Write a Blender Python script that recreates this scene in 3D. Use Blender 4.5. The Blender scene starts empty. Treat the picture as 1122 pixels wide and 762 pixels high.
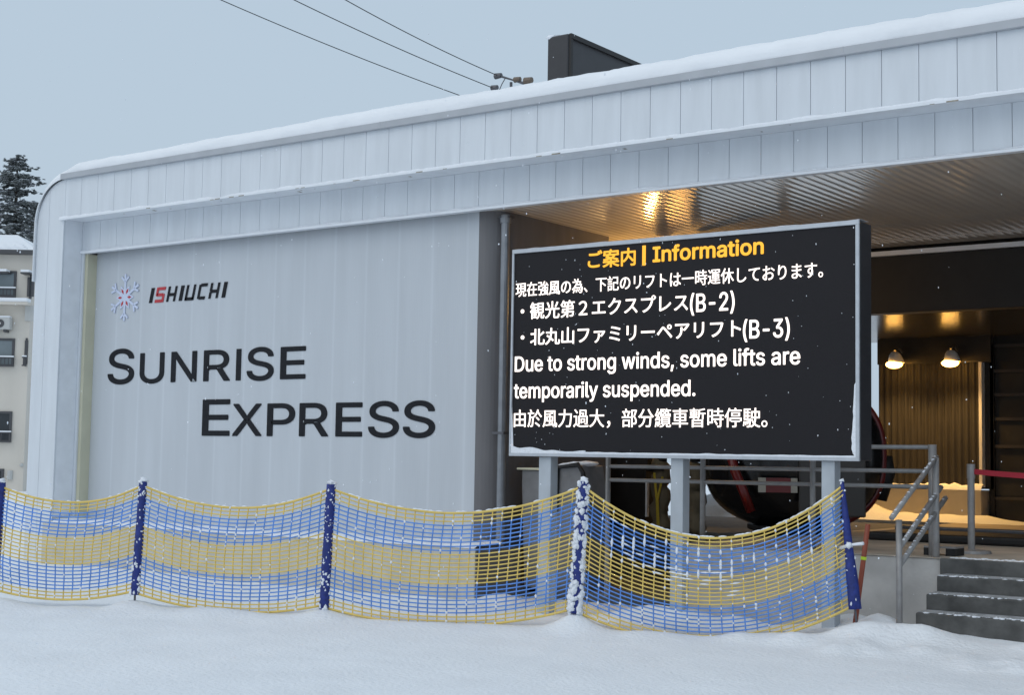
import bpy, bmesh, math, random, json
from mathutils import Vector, Matrix, noise
random.seed(7)
R = math.radians
scene = bpy.context.scene
COL = scene.collection
ZC = 1.6                                   # camera height above the snow
# ------------------------------------------------------------------ camera
F_PX, YAW, PITCH, ROLL = 1599.15, 0.632762, 0.0764727, 0.01697650
W0, H0 = 1122.0, 762.0
cy, sy, cp, sp, cr, sr = (math.cos(YAW), math.sin(YAW), math.cos(PITCH), math.sin(PITCH), math.cos(ROLL), math.sin(ROLL))
FWD = Vector((-sy*cp, cy*cp, sp)); RT0 = Vector((cy, sy, 0)); UP0 = RT0.cross(FWD)
RT = cr*RT0 + sr*UP0; UP = -sr*RT0 + cr*UP0
cam_d = bpy.data.cameras.new('camera'); cam = bpy.data.objects.new('camera', cam_d); COL.objects.link(cam)
M = Matrix.Identity(4)
for i in range(3):
    M[i][0], M[i][1], M[i][2] = RT[i], UP[i], -FWD[i]
M[2][3] = ZC
cam.matrix_world = M
cam_d.sensor_width = 36; cam_d.lens = 36*F_PX/W0; cam_d.clip_end = 5000; cam_d.clip_start = .05
scene.camera = cam
FH = Vector((-sy, cy, 0))
def ray(x, y): return FWD + RT*((x-W0/2)/F_PX) + UP*((H0/2-y)/F_PX)
def at(x, y, Y):                            # where the sight line through a photo pixel meets the plane at depth Y
    d = ray(x, y); p = d*(Y/d.y); return Vector((p.x, p.y, p.z+ZC))
def flat(x, y, D):                          # local (u, w, v) on a wall facing the road at distance D
    d = ray(x, y); p = d*(D/d.dot(FH)); return p.dot(RT0), p.z+ZC

# ------------------------------------------------------------------ materials
MAT = {}
def mat(name, col, rough=.5, metal=0, noise_amt=0, nscale=6, bump=0, bscale=40, spec=.5, emit=None, es=0, stretch=None, detail=4):
    m = bpy.data.materials.new(name); m.use_nodes = True; nt = m.node_tree; b = nt.nodes['Principled BSDF']
    b.inputs['Base Color'].default_value = (*col, 1); b.inputs['Roughness'].default_value = rough
    b.inputs['Metallic'].default_value = metal; b.inputs['Specular IOR Level'].default_value = spec
    if emit: b.inputs['Emission Color'].default_value = (*emit, 1); b.inputs['Emission Strength'].default_value = es
    tc = nt.nodes.new('ShaderNodeTexCoord'); mp = nt.nodes.new('ShaderNodeMapping')
    nt.links.new(tc.outputs['Object'], mp.inputs['Vector'])
    if stretch: mp.inputs['Scale'].default_value = stretch
    if noise_amt:
        n = nt.nodes.new('ShaderNodeTexNoise'); n.inputs['Scale'].default_value = nscale; n.inputs['Detail'].default_value = detail
        nt.links.new(mp.outputs['Vector'], n.inputs['Vector'])
        r = nt.nodes.new('ShaderNodeMapRange'); r.inputs['From Min'].default_value = .3; r.inputs['From Max'].default_value = .7
        r.inputs['To Min'].default_value = 1-noise_amt; r.inputs['To Max'].default_value = 1+noise_amt
        nt.links.new(n.outputs['Fac'], r.inputs['Value'])
        mx = nt.nodes.new('ShaderNodeVectorMath'); mx.operation = 'SCALE'; mx.inputs[0].default_value = col
        nt.links.new(r.outputs['Result'], mx.inputs['Scale']); nt.links.new(mx.outputs['Vector'], b.inputs['Base Color'])
    if bump:
        n2 = nt.nodes.new('ShaderNodeTexNoise'); n2.inputs['Scale'].default_value = bscale; n2.inputs['Detail'].default_value = 6
        nt.links.new(mp.outputs['Vector'], n2.inputs['Vector'])
        bp = nt.nodes.new('ShaderNodeBump'); bp.inputs['Strength'].default_value = bump; bp.inputs['Distance'].default_value = .02
        nt.links.new(n2.outputs['Fac'], bp.inputs['Height']); nt.links.new(bp.outputs['Normal'], b.inputs['Normal'])
    MAT[name] = m
    return m
mat('snow', (.84, .865, .895), .65, 0, .03, 1.3, .8, 24, .3)
mat('roof_snow', (.86, .88, .91), .65, 0, .02, 1.0, .35, 14, .3)
mat('rime', (.84, .87, .92), .7, 0, .05, 30, .5, 60, .2)
mat('white_panel', (.67, .705, .745), .42, 0, .05, 2.2, .05, 3, .4, stretch=(3, 1, .4))
mat('panel_gap', (.30, .28, .26), .8)
mat('white_trim', (.78, .81, .85), .4, 0, .05, 5)  # trim white, also lightened to counter shading in the frame reveal
mat('rust', (.30, .27, .22), .8, 0, .3, 30)
mat('gutter', (.42, .44, .47), .4, 0, .06, 3)
mat('cream_strip', (.58, .56, .42), .5, 0, .05, 3)
mat('dark_panel', (.145, .14, .145), .38, 0, .12, 3, .06, 5, .5, stretch=(2, 2, .3))
mat('zinc', (.31, .30, .295), .5, .3, .12, 14)
mat('pipe', (.27, .28, .30), .35, .6, .1, 8)
mat('black_paint', (.012, .011, .011), .55, 0, .2, 5)
mat('sign_case', (.03, .03, .034), .45, 0, .1, 6)
mat('sign_face', (.012, .0105, .013), .55, 0, .18, 180, .15, 300, .25)
mat('sign_frame', (.50, .53, .57), .4, .2, .08, 9)
mat('post_grey', (.47, .51, .55), .45, .1, .10, 5, stretch=(1, 1, .5))
mat('led_white', (.02, .02, .02), .5, emit=(1, .90, .84), es=1.75)
mat('led_yellow', (.02, .02, .02), .5, emit=(1, .48, .022), es=1.15)
mat('letter_black', (.012, .013, .017), .6, 0, .25, 20, spec=.2)
mat('letter_red', (.50, .035, .045), .45, 0, .1, 20)
mat('emblem_white', (.62, .68, .84), .4)
mat('net_yellow', (.76, .56, .15), .6, 0, .1, 9)
mat('net_blue', (.12, .29, .72), .6, 0, .15, 9)
mat('pad_blue', (.012, .028, .19), .6, 0, .3, 22, .2, 40)
mat('steel_dark', (.12, .12, .13), .45, .6, .1, 20)
mat('pole_red', (.27, .06, .03), .5, 0, .15, 8)
mat('band_lime', (.55, .75, .04), .5)
mat('concrete', (.50, .485, .465), .85, 0, .16, 3.0, .3, 24)
mat('deck', (.48, .42, .35), .7, 0, .22, 2.4, .25, 20)
mat('step_dark', (.088, .088, .085), .75, 0, .35, 6, .35, 18)
mat('base_wall', (.54, .52, .46), .8, 0, .08, 2.5, .15, 20)
mat('rear_plinth', (.40, .36, .30), .8, 0, .1, 3)
mat('corr_brown', (.031, .029, .028), .7, 0, .12, 4)
mat('door_dark', (.025, .024, .022), .5, 0, .25, 4)
mat('slush', (.36, .37, .385), .7, 0, .35, 7, .5, 30)
mat('rubber', (.012, .012, .013), .6, 0, .2, 8)
mat('cab_red', (.14, .010, .009), .3, 0, .12, 5)
mat('cab_black', (.01, .01, .011), .2)
mat('cab_grey', (.05, .045, .042), .4)
mat('cream', (.42, .40, .35), .6)
mat('tarp', (.13, .105, .065), .8, 0, .3, 6, .8, 9, stretch=(1, 1, .4))
mat('strap_yellow', (.42, .30, .02), .7)
mat('box_grey', (.20, .20, .205), .6, 0, .15, 6)
mat('lamp_shade', (.78, .77, .74), .4)
mat('lamp_glow', (1, .7, .3), .4, emit=(1, .50, .10), es=16)
mat('belt_red', (.38, .012, .03), .6)
mat('apt_wall', (.66, .61, .54), .85, 0, .07, .9, stretch=(1, 1, .35), detail=6)
mat('apt_frame', (.07, .07, .075), .5)
mat('apt_glass', (.20, .235, .25), .12, 0, .2, .5)
mat('apt_dark', (.03, .035, .04), .2, 0, .3, 1)
mat('ac_white', (.52, .52, .50), .5)
mat('bark', (.06, .05, .04), .9)
mat('needles', (.15, .165, .165), .8, 0, .4, 2)
mat('wire', (.035, .04, .04), .5)
mat('brown_pot', (.16, .12, .09), .5)

def ribbed(name, col, rough, metal, axis, freq, strength, dist, noise_amt=.15):
    m = mat(name, col, rough, metal, noise_amt, 1.5, stretch=(1, .25, 1)); nt = m.node_tree; b = nt.nodes['Principled BSDF']
    tc = nt.nodes.new('ShaderNodeTexCoord'); w = nt.nodes.new('ShaderNodeTexWave'); w.wave_type = 'BANDS'; w.bands_direction = axis
    w.inputs['Scale'].default_value = freq; w.inputs['Distortion'].default_value = .25; w.inputs['Detail'].default_value = 2; w.inputs['Detail Scale'].default_value = .4
    nt.links.new(tc.outputs['Object'], w.inputs['Vector'])
    n = nt.nodes.new('ShaderNodeTexNoise'); n.inputs['Scale'].default_value = .8; n.inputs['Detail'].default_value = 3
    nt.links.new(tc.outputs['Object'], n.inputs['Vector'])
    ad = nt.nodes.new('ShaderNodeMath'); ad.operation = 'MULTIPLY_ADD'; ad.inputs[1].default_value = 1.6
    nt.links.new(n.outputs['Fac'], ad.inputs[0]); nt.links.new(w.outputs['Fac'], ad.inputs[2])
    bp = nt.nodes.new('ShaderNodeBump'); bp.inputs['Strength'].default_value = strength; bp.inputs['Distance'].default_value = dist
    nt.links.new(ad.outputs[0], bp.inputs['Height']); nt.links.new(bp.outputs['Normal'], b.inputs['Normal'])
    return m
ribbed('ceiling_metal', (.86, .79, .71), .13, .3, 'X', 2.6, .45, .008)
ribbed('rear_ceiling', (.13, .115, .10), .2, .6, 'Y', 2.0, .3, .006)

def wall_material():
    m = mat('poly_wall', (.535, .567, .605), .36, 0, .045, 1.1, stretch=(3, 1, .35)); nt = m.node_tree; b = nt.nodes['Principled BSDF']
    tc = nt.nodes.new('ShaderNodeTexCoord'); sx = nt.nodes.new('ShaderNodeSeparateXYZ'); nt.links.new(tc.outputs['Object'], sx.inputs[0])
    def M1(op, a, bb=None, c=None):
        n = nt.nodes.new('ShaderNodeMath'); n.operation = op
        for i, v in enumerate((a, bb, c)):
            if v is None: continue
            if isinstance(v, (int, float)): n.inputs[i].default_value = v
            else: nt.links.new(v, n.inputs[i])
        return n.outputs[0]
    PH = at(331.7, 380, 14.2).x - WALL_X0
    s = M1('ADD', sx.outputs['X'], -PH + 56.0)
    pp = M1('PINGPONG', s, .28)                       # 0 at each sheet joint
    line = M1('MULTIPLY', M1('SUBTRACT', 1.0, M1('SMOOTH_MIN', M1('DIVIDE', pp, .03), 1.0, .2)), .085)
    fine = M1('MULTIPLY', M1('SINE', M1('MULTIPLY', s, 2*math.pi/.028)), .012)
    k = M1('ADD', M1('ADD', line, fine), 1.0)
    sc = nt.nodes.new('ShaderNodeVectorMath'); sc.operation = 'SCALE'
    src = b.inputs['Base Color'].links[0].from_socket
    nt.links.new(src, sc.inputs[0]); nt.links.new(k, sc.inputs['Scale']); nt.links.new(sc.outputs['Vector'], b.inputs['Base Color'])
    bp = nt.nodes.new('ShaderNodeBump'); bp.inputs['Strength'].default_value = .12; bp.inputs['Distance'].default_value = .004
    nt.links.new(M1('SINE', M1('MULTIPLY', s, 2*math.pi/.028)), bp.inputs['Height']); nt.links.new(bp.outputs['Normal'], b.inputs['Normal'])
WALL_X0 = -18.0
wall_material()

# ------------------------------------------------------------------ mesh helpers
OFF = {}
class MB:
    def __init__(s): s.v = []; s.f = []; s.m = []
    def add(s, vs, fs, mi=0):
        o = len(s.v); s.v += [tuple(p) for p in vs]
        for f in fs: s.f.append(tuple(i+o for i in f)); s.m.append(mi)
        return s
    def box(s, x0, x1, y0, y1, z0, z1, mi=0):
        return s.add([(x0,y0,z0),(x1,y0,z0),(x1,y1,z0),(x0,y1,z0),(x0,y0,z1),(x1,y0,z1),(x1,y1,z1),(x0,y1,z1)],
              [(3,2,1,0),(4,5,6,7),(0,1,5,4),(1,2,6,5),(2,3,7,6),(3,0,4,7)], mi)
    def prism(s, poly, y0, y1, mi=0):       # polygon in (x, z), counter-clockwise seen from the front (-y)
        n = len(poly)
        return s.add([(x,y0,z) for x,z in poly]+[(x,y1,z) for x,z in poly],
              [tuple(range(n)), tuple(range(2*n-1, n-1, -1))]+[(i, i+n, (i+1)%n+n, (i+1)%n) for i in range(n)], mi)
    def tube(s, pts, r, sides=6, mi=0, cap=True, flat_y=1.0):
        pts = [Vector(p) for p in pts]; n = len(pts); rr = r if isinstance(r, (list, tuple)) else [r]*n
        vs = []; pt = None; a = None
        for i, p in enumerate(pts):
            t = (pts[min(i+1, n-1)]-pts[max(i-1, 0)]).normalized()
            if a is None: a = t.orthogonal().normalized()
            a = (a - t*a.dot(t)).normalized(); b = t.cross(a)
            for k in range(sides):
                q = 2*math.pi*k/sides; vs.append(p + (a*math.cos(q)+b*math.sin(q))*rr[i])
        fs = []
        for i in range(n-1):
            for k in range(sides):
                k2 = (k+1)%sides; fs.append((i*sides+k, i*sides+k2, (i+1)*sides+k2, (i+1)*sides+k))
        if cap: fs += [tuple(range(sides-1, -1, -1)), tuple((n-1)*sides+k for k in range(sides))]
        return s.add(vs, fs, mi)
    def ball(s, c, r, sub=1, mi=0, jit=0, sc=(1,1,1)):
        vs, fs = ICO[sub]; k = random.random()*50
        out = []
        for v in vs:
            j = 1 + (noise.noise(v*1.7+Vector((k,k*.3,0)))*jit if jit else 0)
            out.append((c[0]+v.x*r*j*sc[0], c[1]+v.y*r*j*sc[1], c[2]+v.z*r*j*sc[2]))
        return s.add(out, fs, mi)
    def build(s, name, mats, parent=None, bevel=0, smooth=False, loc=None):
        if isinstance(mats, str): mats = [mats]
        o0 = OFF.get(parent, Vector((0,0,0))) if parent else (Vector(loc) if loc is not None else Vector((0,0,0)))
        me = bpy.data.meshes.new(name)
        me.from_pydata([(v[0]-o0.x, v[1]-o0.y, v[2]-o0.z) for v in s.v], [], s.f)
        for mm in mats: me.materials.append(MAT[mm])
        if len(mats) > 1: me.polygons.foreach_set('material_index', s.m)
        if smooth: me.polygons.foreach_set('use_smooth', [True]*len(me.polygons))
        me.update()
        o = bpy.data.objects.new(name, me); COL.objects.link(o)
        if parent: o.parent = parent; OFF[o] = o0
        else: o.location = o0; OFF[o] = o0
        if bevel:
            bv = o.modifiers.new('edge', 'BEVEL'); bv.width = bevel; bv.segments = 2; bv.limit_method = 'ANGLE'; bv.angle_limit = R(40)
        return o
ICO = {}
for sub in (1, 2, 3):
    bm = bmesh.new(); bmesh.ops.create_icosphere(bm, subdivisions=sub, radius=1)
    bm.verts.ensure_lookup_table(); ICO[sub] = ([v.co.copy() for v in bm.verts], [tuple(v.index for v in f.verts) for f in bm.faces]); bm.free()
def tag(o, label=None, cat=None, group=None, kind=None):
    if label: o['label'] = label
    if cat: o['category'] = cat
    if group: o['group'] = group
    if kind: o['kind'] = kind
    return o
def empty(name, loc, label, cat, group=None, rz=0):
    o = bpy.data.objects.new(name, None); COL.objects.link(o); o.location = loc; o.rotation_euler = (0,0,rz)
    OFF[o] = Vector(loc) if not rz else Vector((0,0,0))
    return tag(o, label, cat, group)
def lerp(a, b, t): return a+(b-a)*t
def seq(n): return [i/(n-1) for i in range(n)]

# ------------------------------------------------------------------ snow ground (one sheet)
BUMPS = []
def bump(x, y, r, h): BUMPS.append((x, y, r, h))
POSTS = [(-13.39, 9.29), (-12.07, 9.96), (-10.16, 10.76), (-7.80, 11.73), (-5.40, 12.62)]
for x, y in POSTS: bump(x, y, .22, .075)
bump(-7.8, 11.73, .16, .06); bump(-5.2, 12.6, .22, .10); bump(-5.0, 12.75, .16, .06)
bump(-4.85, 12.85, .2, .07); bump(-5.35, 13.15, .22, .15); bump(-4.5, 12.75, .2, .03); bump(-5.75, 13.5, .3, .15)
bump(-7.75, 13.1, .33, .17); bump(-7.35, 13.2, .26, .12); bump(-8.2, 13.25, .35, .08); bump(-6.9, 13.35, .3, .12); bump(-10.2, 13.75, .25, .10)
bump(-6.2, 13.5, .4, .08)
rb = random.Random(3)
for i in range(70):
    bump(rb.uniform(-6.6, -2), rb.uniform(11.9, 13.0), rb.uniform(.07, .16), rb.uniform(.01, .05))
for i in range(60):
    t = rb.random(); x = lerp(-13, -5.4, t); bump(x + rb.uniform(-.2,.2), 9.4+(x+13.4)*.43 - rb.uniform(.1, .5), rb.uniform(.1, .3), rb.uniform(-.015, .025))
def gz(x, y):
    h = .05*noise.noise(Vector((x*.25, y*.25, 3))) + .018*noise.noise(Vector((x*1.1, y*1.1, 8))) + .009*noise.noise(Vector((x*4, y*4, 1))) + .004*noise.noise(Vector((x*11, y*11, 6)))
    d = abs(x+9)+abs(y-12)
    if d > 40: h += min(3, (d-40)*.004)*noise.noise(Vector((x*.01, y*.01, 5)))
    # soft berm: the piste lies a little lower in front of the fence
    line = 9.4+(x+13.4)*.43
    if -18 < x < 4 and y < 16:
        q = y-(line-.45); h += -.035/(1+math.exp(q*7))
    if -22 < x < -5 and line+.3 < y < 16: h -= .07*min(1, (y-line-.3)/.8)
    if -6 < x < 4 and y > 11.9: h += .075*min(1, (y-11.9)/.9)*min(1, max(0, x+6)/.8)
    for bx, by, r, hh in BUMPS:
        dx, dy = x-bx, y-by; e = (dx*dx+dy*dy)/(r*r)
        if e < 6: h += hh*math.exp(-e)
    return h
def axis(lo, hi, step, far):
    a = [lo]; 
    while a[-1] < hi: a.append(a[-1]+step)
    s = step; l = lo
    pre = []
    while l > -far: s *= 1.35; l -= s; pre.append(l)
    s = step; h = a[-1]; post = []
    while h < far: s *= 1.35; h += s; post.append(h)
    return pre[::-1]+a+post
XS = axis(-16, 0, .075, 900); YS = axis(5.5, 14.4, .075, 900)
g = MB(); nx = len(XS)
g.v = [(x, y, gz(x, y)) for y in YS for x in XS]
g.f = [(j*nx+i, j*nx+i+1, (j+1)*nx+i+1, (j+1)*nx+i) for j in range(len(YS)-1) for i in range(nx-1)]; g.m = [0]*len(g.f)
tag(g.build('snow_ground', 'snow', smooth=True), kind='structure')

# ------------------------------------------------------------------ station building
Z = lambda rel: rel+ZC
YF, YI, YW = 13.65, 14.0, 14.2              # outer frame front, inner frame front, wall front
ZT, ZO, ZI = Z(4.13), Z(3.53), Z(3.03)      # fascia top, outer band bottom, inner band bottom
XL, XR0, XEND = -19.13, -18.48, 3.0
st = empty('lift_station', (WALL_X0, 14.2, 0), 'long white panelled ski lift station with rounded corner and black wall lettering', 'building')
# outer frame: upright sheets with open joints over a dark backing
of = MB(); P = .381; JX = -5.509
def arc_top(x):
    rad = .66; cx = XL+rad
    return ZT if x >= cx else ZT-rad+math.sqrt(max(0, rad*rad-(cx-x)**2))
gap = .0023
xs = [XL]; k = math.ceil((XL-JX+.05)/P)
while JX+k*P < XEND: xs.append(JX+k*P); k += 1
xs.append(XEND)
for a, b in zip(xs, xs[1:]):
    a2 = a+gap if a != XL else a; b2 = b-gap
    n = 8 if a < XL+.7 else 1
    top = [(lerp(b2, a2, i/n), arc_top(lerp(b2, a2, i/n))) for i in range(n+1)]
    if b <= XR0: of.prism([(a2, -.4), (b2, -.4)]+top, YF, YF+.03)
    elif a < XR0: of.prism([(a2, -.4), (XR0, -.4), (XR0, ZO), (b2, ZO)]+top, YF, YF+.03)
    else: of.prism([(a2, ZO), (b2, ZO)]+top, YF, YF+.03)
n = 14
outer = [(XL+.66-.645*math.sin(math.pi/2*i/n), ZT-.66+.645*math.cos(math.pi/2*i/n)) for i in range(n+1)]
of.prism([(XL+.015, -.4), (XR0-.012, -.4), (XR0-.012, ZO+.012), (XEND-.05, ZO+.012), (XEND-.05, ZT-.015)]+outer, YF+.03, YF+.05, 1)
of_o = of.build('outer_frame', ['white_panel', 'panel_gap'], st, bevel=.004)
# shell going back: left end wall with rounded shoulder, and the roof deck
sh = MB()
rim = [(XL+.66-.66*math.cos(math.pi/2*i/n), ZT-.66+.66*math.sin(math.pi/2*i/n)) for i in range(n+1)]
path = [(XL, -.4)]+rim+[(XEND, ZT)]
inn = [(x+.0 if i else x, z) for i, (x, z) in enumerate(path)]
for (x0, z0), (x1, z1) in zip(path, path[1:]):
    sh.add([(x0, YF+.052, z0), (x1, YF+.052, z1), (x1, 23, z1), (x0, 23, z0)], [(0,1,2,3)])
sh.box(XEND-.05, XEND, YF+.052, 23, 0, ZT-.02)
roof = sh.build('roof_shell', 'white_panel', st)
# reveal between frames
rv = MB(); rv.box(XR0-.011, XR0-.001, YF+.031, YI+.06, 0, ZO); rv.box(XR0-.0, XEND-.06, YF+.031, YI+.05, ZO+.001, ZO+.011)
rv.build('frame_reveal', 'white_trim', st)  # lighter white here offsets the shade that falls in the recess
lg = MB(); lg.box(XR0-.06, XEND, YF-.05, YF+.012, ZO-.03, ZO-.002); lg.box(XR0, XEND-.06, YF+.0125, YI+.02, ZO-.012, ZO-.001); 
rl_ = random.Random(31)
for q in range(46):
    x_ = rl_.uniform(-17.5, 2); w_ = rl_.uniform(.012, .05); yy_ = rl_.choice((YF-.0515, YF-.0515, YF+.05+rl_.random()*.2))
    if yy_ < YF: lg.box(x_, x_+w_*2.4, yy_, YF-.049, ZO-.031, ZO-.031+w_*.3, 1)
    else: lg.box(x_, x_+w_, yy_, yy_+w_*1.4, ZO-.0135, ZO-.0115, 1)
lg.build('drip_ledge', ['white_trim', 'rust'], st, bevel=.006)
# inner band
ib = MB(); k = math.ceil((XR0+.03-JX+.2)/P)-1; xs = [XR0+.0]
while JX+.03+k*P < XEND-.1:
    if JX+.03+k*P > XR0+.05: xs.append(JX+.03+k*P)
    k += 1
xs.append(XEND-.1)
for a, b in zip(xs, xs[1:]): ib.box(a+gap, b-gap, YI, YI+.025, ZI+.03, ZO-.0125)
ib.box(XR0+.004, XEND-.1, YI+.025, YI+.045, ZI+.03, ZO-.0125, 1)
ib.box(XR0+.002, XR0+.055, YI-.004, YI+.03, 0, ZI+.028)
ib.build('inner_frame', ['white_panel', 'panel_gap'], st, bevel=.003)
lt = MB(); lt.box(XR0+.01, XEND-.1, YI-.045, YI+.05, ZI-.004, ZI+.03); lt.build('lower_trim', 'white_trim', st, bevel=.005)
gt = MB()
gt.box(-18.53, XEND+.05, YF-.06, YF-.002, ZT-.004, ZT+.082)
for x in (-12.1, -5.9): gt.box(x, x+.02, YF-.063, YF-.05, ZT-.006, ZT+.083)
gt.build('gutter', 'gutter', st, bevel=.006)
# base plinth and translucent wall
XC = -10.95
pl = MB(); pl.box(-18.63, -10.46, 13.60, YF-.003, -.4, Z(-1.05)); pl.box(XR0+.06, -10.46, YF-.002, YW-.002, -.4, Z(-1.055)); pl.build('base_wall', 'base_wall', st, bevel=.006)
be = MB(); be.box(-10.458, -10.445, 13.61, YW+.3, -.4, Z(-1.06)); be.build('base_end', 'dark_panel', st)
wl = MB(); wl.box(-18.36, XC, YW, YW+.06, .45, Z(3.2)); wall = wl.build('front_wall', 'poly_wall', st)
cs = MB(); cs.box(XR0+.055, -18.36, YI+.03, YW+.06, 0, ZI-.006); cs.build('corner_strip', 'cream_strip', st)
XSW = -10.65
sw = MB(); arc = [(XC+.3*math.sin(math.pi/2*i/10), YW+.3-.3*math.cos(math.pi/2*i/10)) for i in range(11)]+[(XSW, 16.715), (XSW-.15, 16.715)]
for (xa, ya), (xb, yb) in zip(arc, arc[1:]):
    sw.add([(xa, ya, -.1), (xb, yb, -.1), (xb, yb, Z(3.16)), (xa, ya, Z(3.16))], [(0,1,2,3)])
swo = sw.build('side_wall', 'dark_panel', st); swo.data.polygons.foreach_set('use_smooth', [i < 10 for i in range(len(swo.data.polygons))])
XP, YP = -10.61, 14.29; pp = MB(); pp.tube([(XP, YP, .05), (XP, YP, Z(3.0))], .055, 14); pp.tube([(XP, YP, Z(2.90)), (XP, YP, Z(2.96))], .07, 14)
dp = pp.build('downpipe', 'pipe', st, smooth=False)
for ya_, za_ in ((.02, 2.965), (.065, .3)):
    br = MB(); br.box(XP-.1, XP+.07, YP-ya_, YP+.09, Z(za_), Z(za_)+.03); br.build('pipe_bracket', 'steel_dark', dp)
# ceilings, beam, rear parts
ce = MB(); ce.box(XSW-.3, XEND-.06, YI+.05, 19.5, Z(3.06), Z(3.12)); ce.build('ceiling', 'ceiling_metal', st)
bmb = MB(); bmb.box(-18, XEND-.06, 19.5, 19.75, Z(2.13), Z(2.93)); bmb.build('rear_beam', 'black_paint', st, bevel=.01)
bt = MB(); bt.box(-18, XEND-.06, 19.44, 19.5, Z(2.935), Z(3.0)); bt.build('ceiling_trim', 'white_trim', st)
c2 = MB(); c2.box(-12, XEND-.06, 19.76, 24.6, Z(2.17), Z(2.25)); c2.box(-18, XEND-.06, 19.76, 24.6, Z(2.26), Z(3.9)); c2.build('rear_ceiling', 'rear_ceiling', st)
YR = 24.0                                               # corrugated rear wall
rw = MB(); p = .058; x = -9.75; k = 0
prof = []
while x < -7.98:
    prof.append((x, YR if k % 4 in (0, 1) else YR+.03)); x += p/2; k += 1
prof.append((-7.98, YR+.03))
for (xa, ya), (xb, yb) in zip(prof, prof[1:]):
    rw.add([(xa, ya, Z(-.36)), (xb, yb, Z(-.36)), (xb, yb, Z(2.13)), (xa, ya, Z(2.13))], [(0,1,2,3)])
rw.box(-9.75, -7.8, YR+.05, YR+.2, Z(-.36), Z(2.24)); rw.box(-9.8, XEND-.1, YR+.45, YR+.55, Z(1.0), Z(4.1))
rw.build('rear_wall', 'corr_brown', st)
hd = MB(); hd.box(-9.75, -7.8, YR-.06, YR-.01, Z(1.73), Z(2.168)); hd.build('wall_header', 'door_dark', st)
jt = MB(); jt.box(-7.99, -7.94, YR-.10, YR+.12, Z(-.33), Z(1.73)); jt.build('wall_trim', 'lamp_shade', st)
rp = MB(); rp.box(-10.2, -7.91, YR-.25, YR+.2, Z(-1.0), Z(-.38)); rp.build('rear_plinth', 'rear_plinth', st, bevel=.01)
rd = MB(); rd.box(-7.9, XEND-.1, YR+.12, YR+.2, Z(-.95), Z(2.24))
rd.build('rear_partition', 'door_dark', st)
for i, x in enumerate((-7.85, -7.24, -6.67, -6.1)):
    d = MB(); d.box(x, x+.06, YR+.05, YR+.12, Z(-.9), Z(2.03)); d.build('partition_stud', 'rubber', st)
d = MB()
for zr in (1.98, 1.56, 1.17, .77, .32, -.11, -.53): d.box(-7.79, -4.2, YR+.07, YR+.115, Z(zr), Z(zr)+.05)
d.build('partition_rail', 'cab_grey', st)
lw = MB(); lw.box(-17.0, -12.15, 20.45, 20.6, 0, Z(2.2)); lw.box(-12.15, -11.3, 20.45, 20.6, Z(.3), Z(2.2)); lw.build('rear_wall', 'rear_plinth', st)
bk = MB(); bk.box(-18.9, -10.8, 16.72, 16.84, 0, Z(3.05)); bk.build('partition_wall', 'dark_panel', st)
bk = MB(); bk.box(-11.9, -9.95, 17.95, 18.05, Z(.5), Z(3.05)); bk.build('partition_wall', 'rear_plinth', st)  # unseen hanging wall piece, added pale to reflect lamp gold in the ceiling
# thin dark slab rising through the roof snow
hb = MB(); hb.box(-10.52, -10.20, 15.0, 16.75, ZT, Z(5.40))
hd2 = hb.build('roof_parapet', 'sign_case', st, bevel=.02)
fl = MB(); fl.box(-10.2, -10.165, 15.02, 16.77, Z(5.34), Z(5.40)); fl.box(-10.2, -10.17, 15.02, 15.07, ZT, Z(5.34)); fl.build('edge_flange', 'black_paint', hd2)
hs = MB(); hs.ball((-10.46, 15.15, Z(5.39)), .10, 2, 0, .5, (1.1, 1.6, .5)); hs.ball((-10.33, 15.9, Z(5.40)), .10, 2, 0, .5, (1.3, 7.5, .35)); hs.build('snow_cap', 'rime', hd2, smooth=True)

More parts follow.
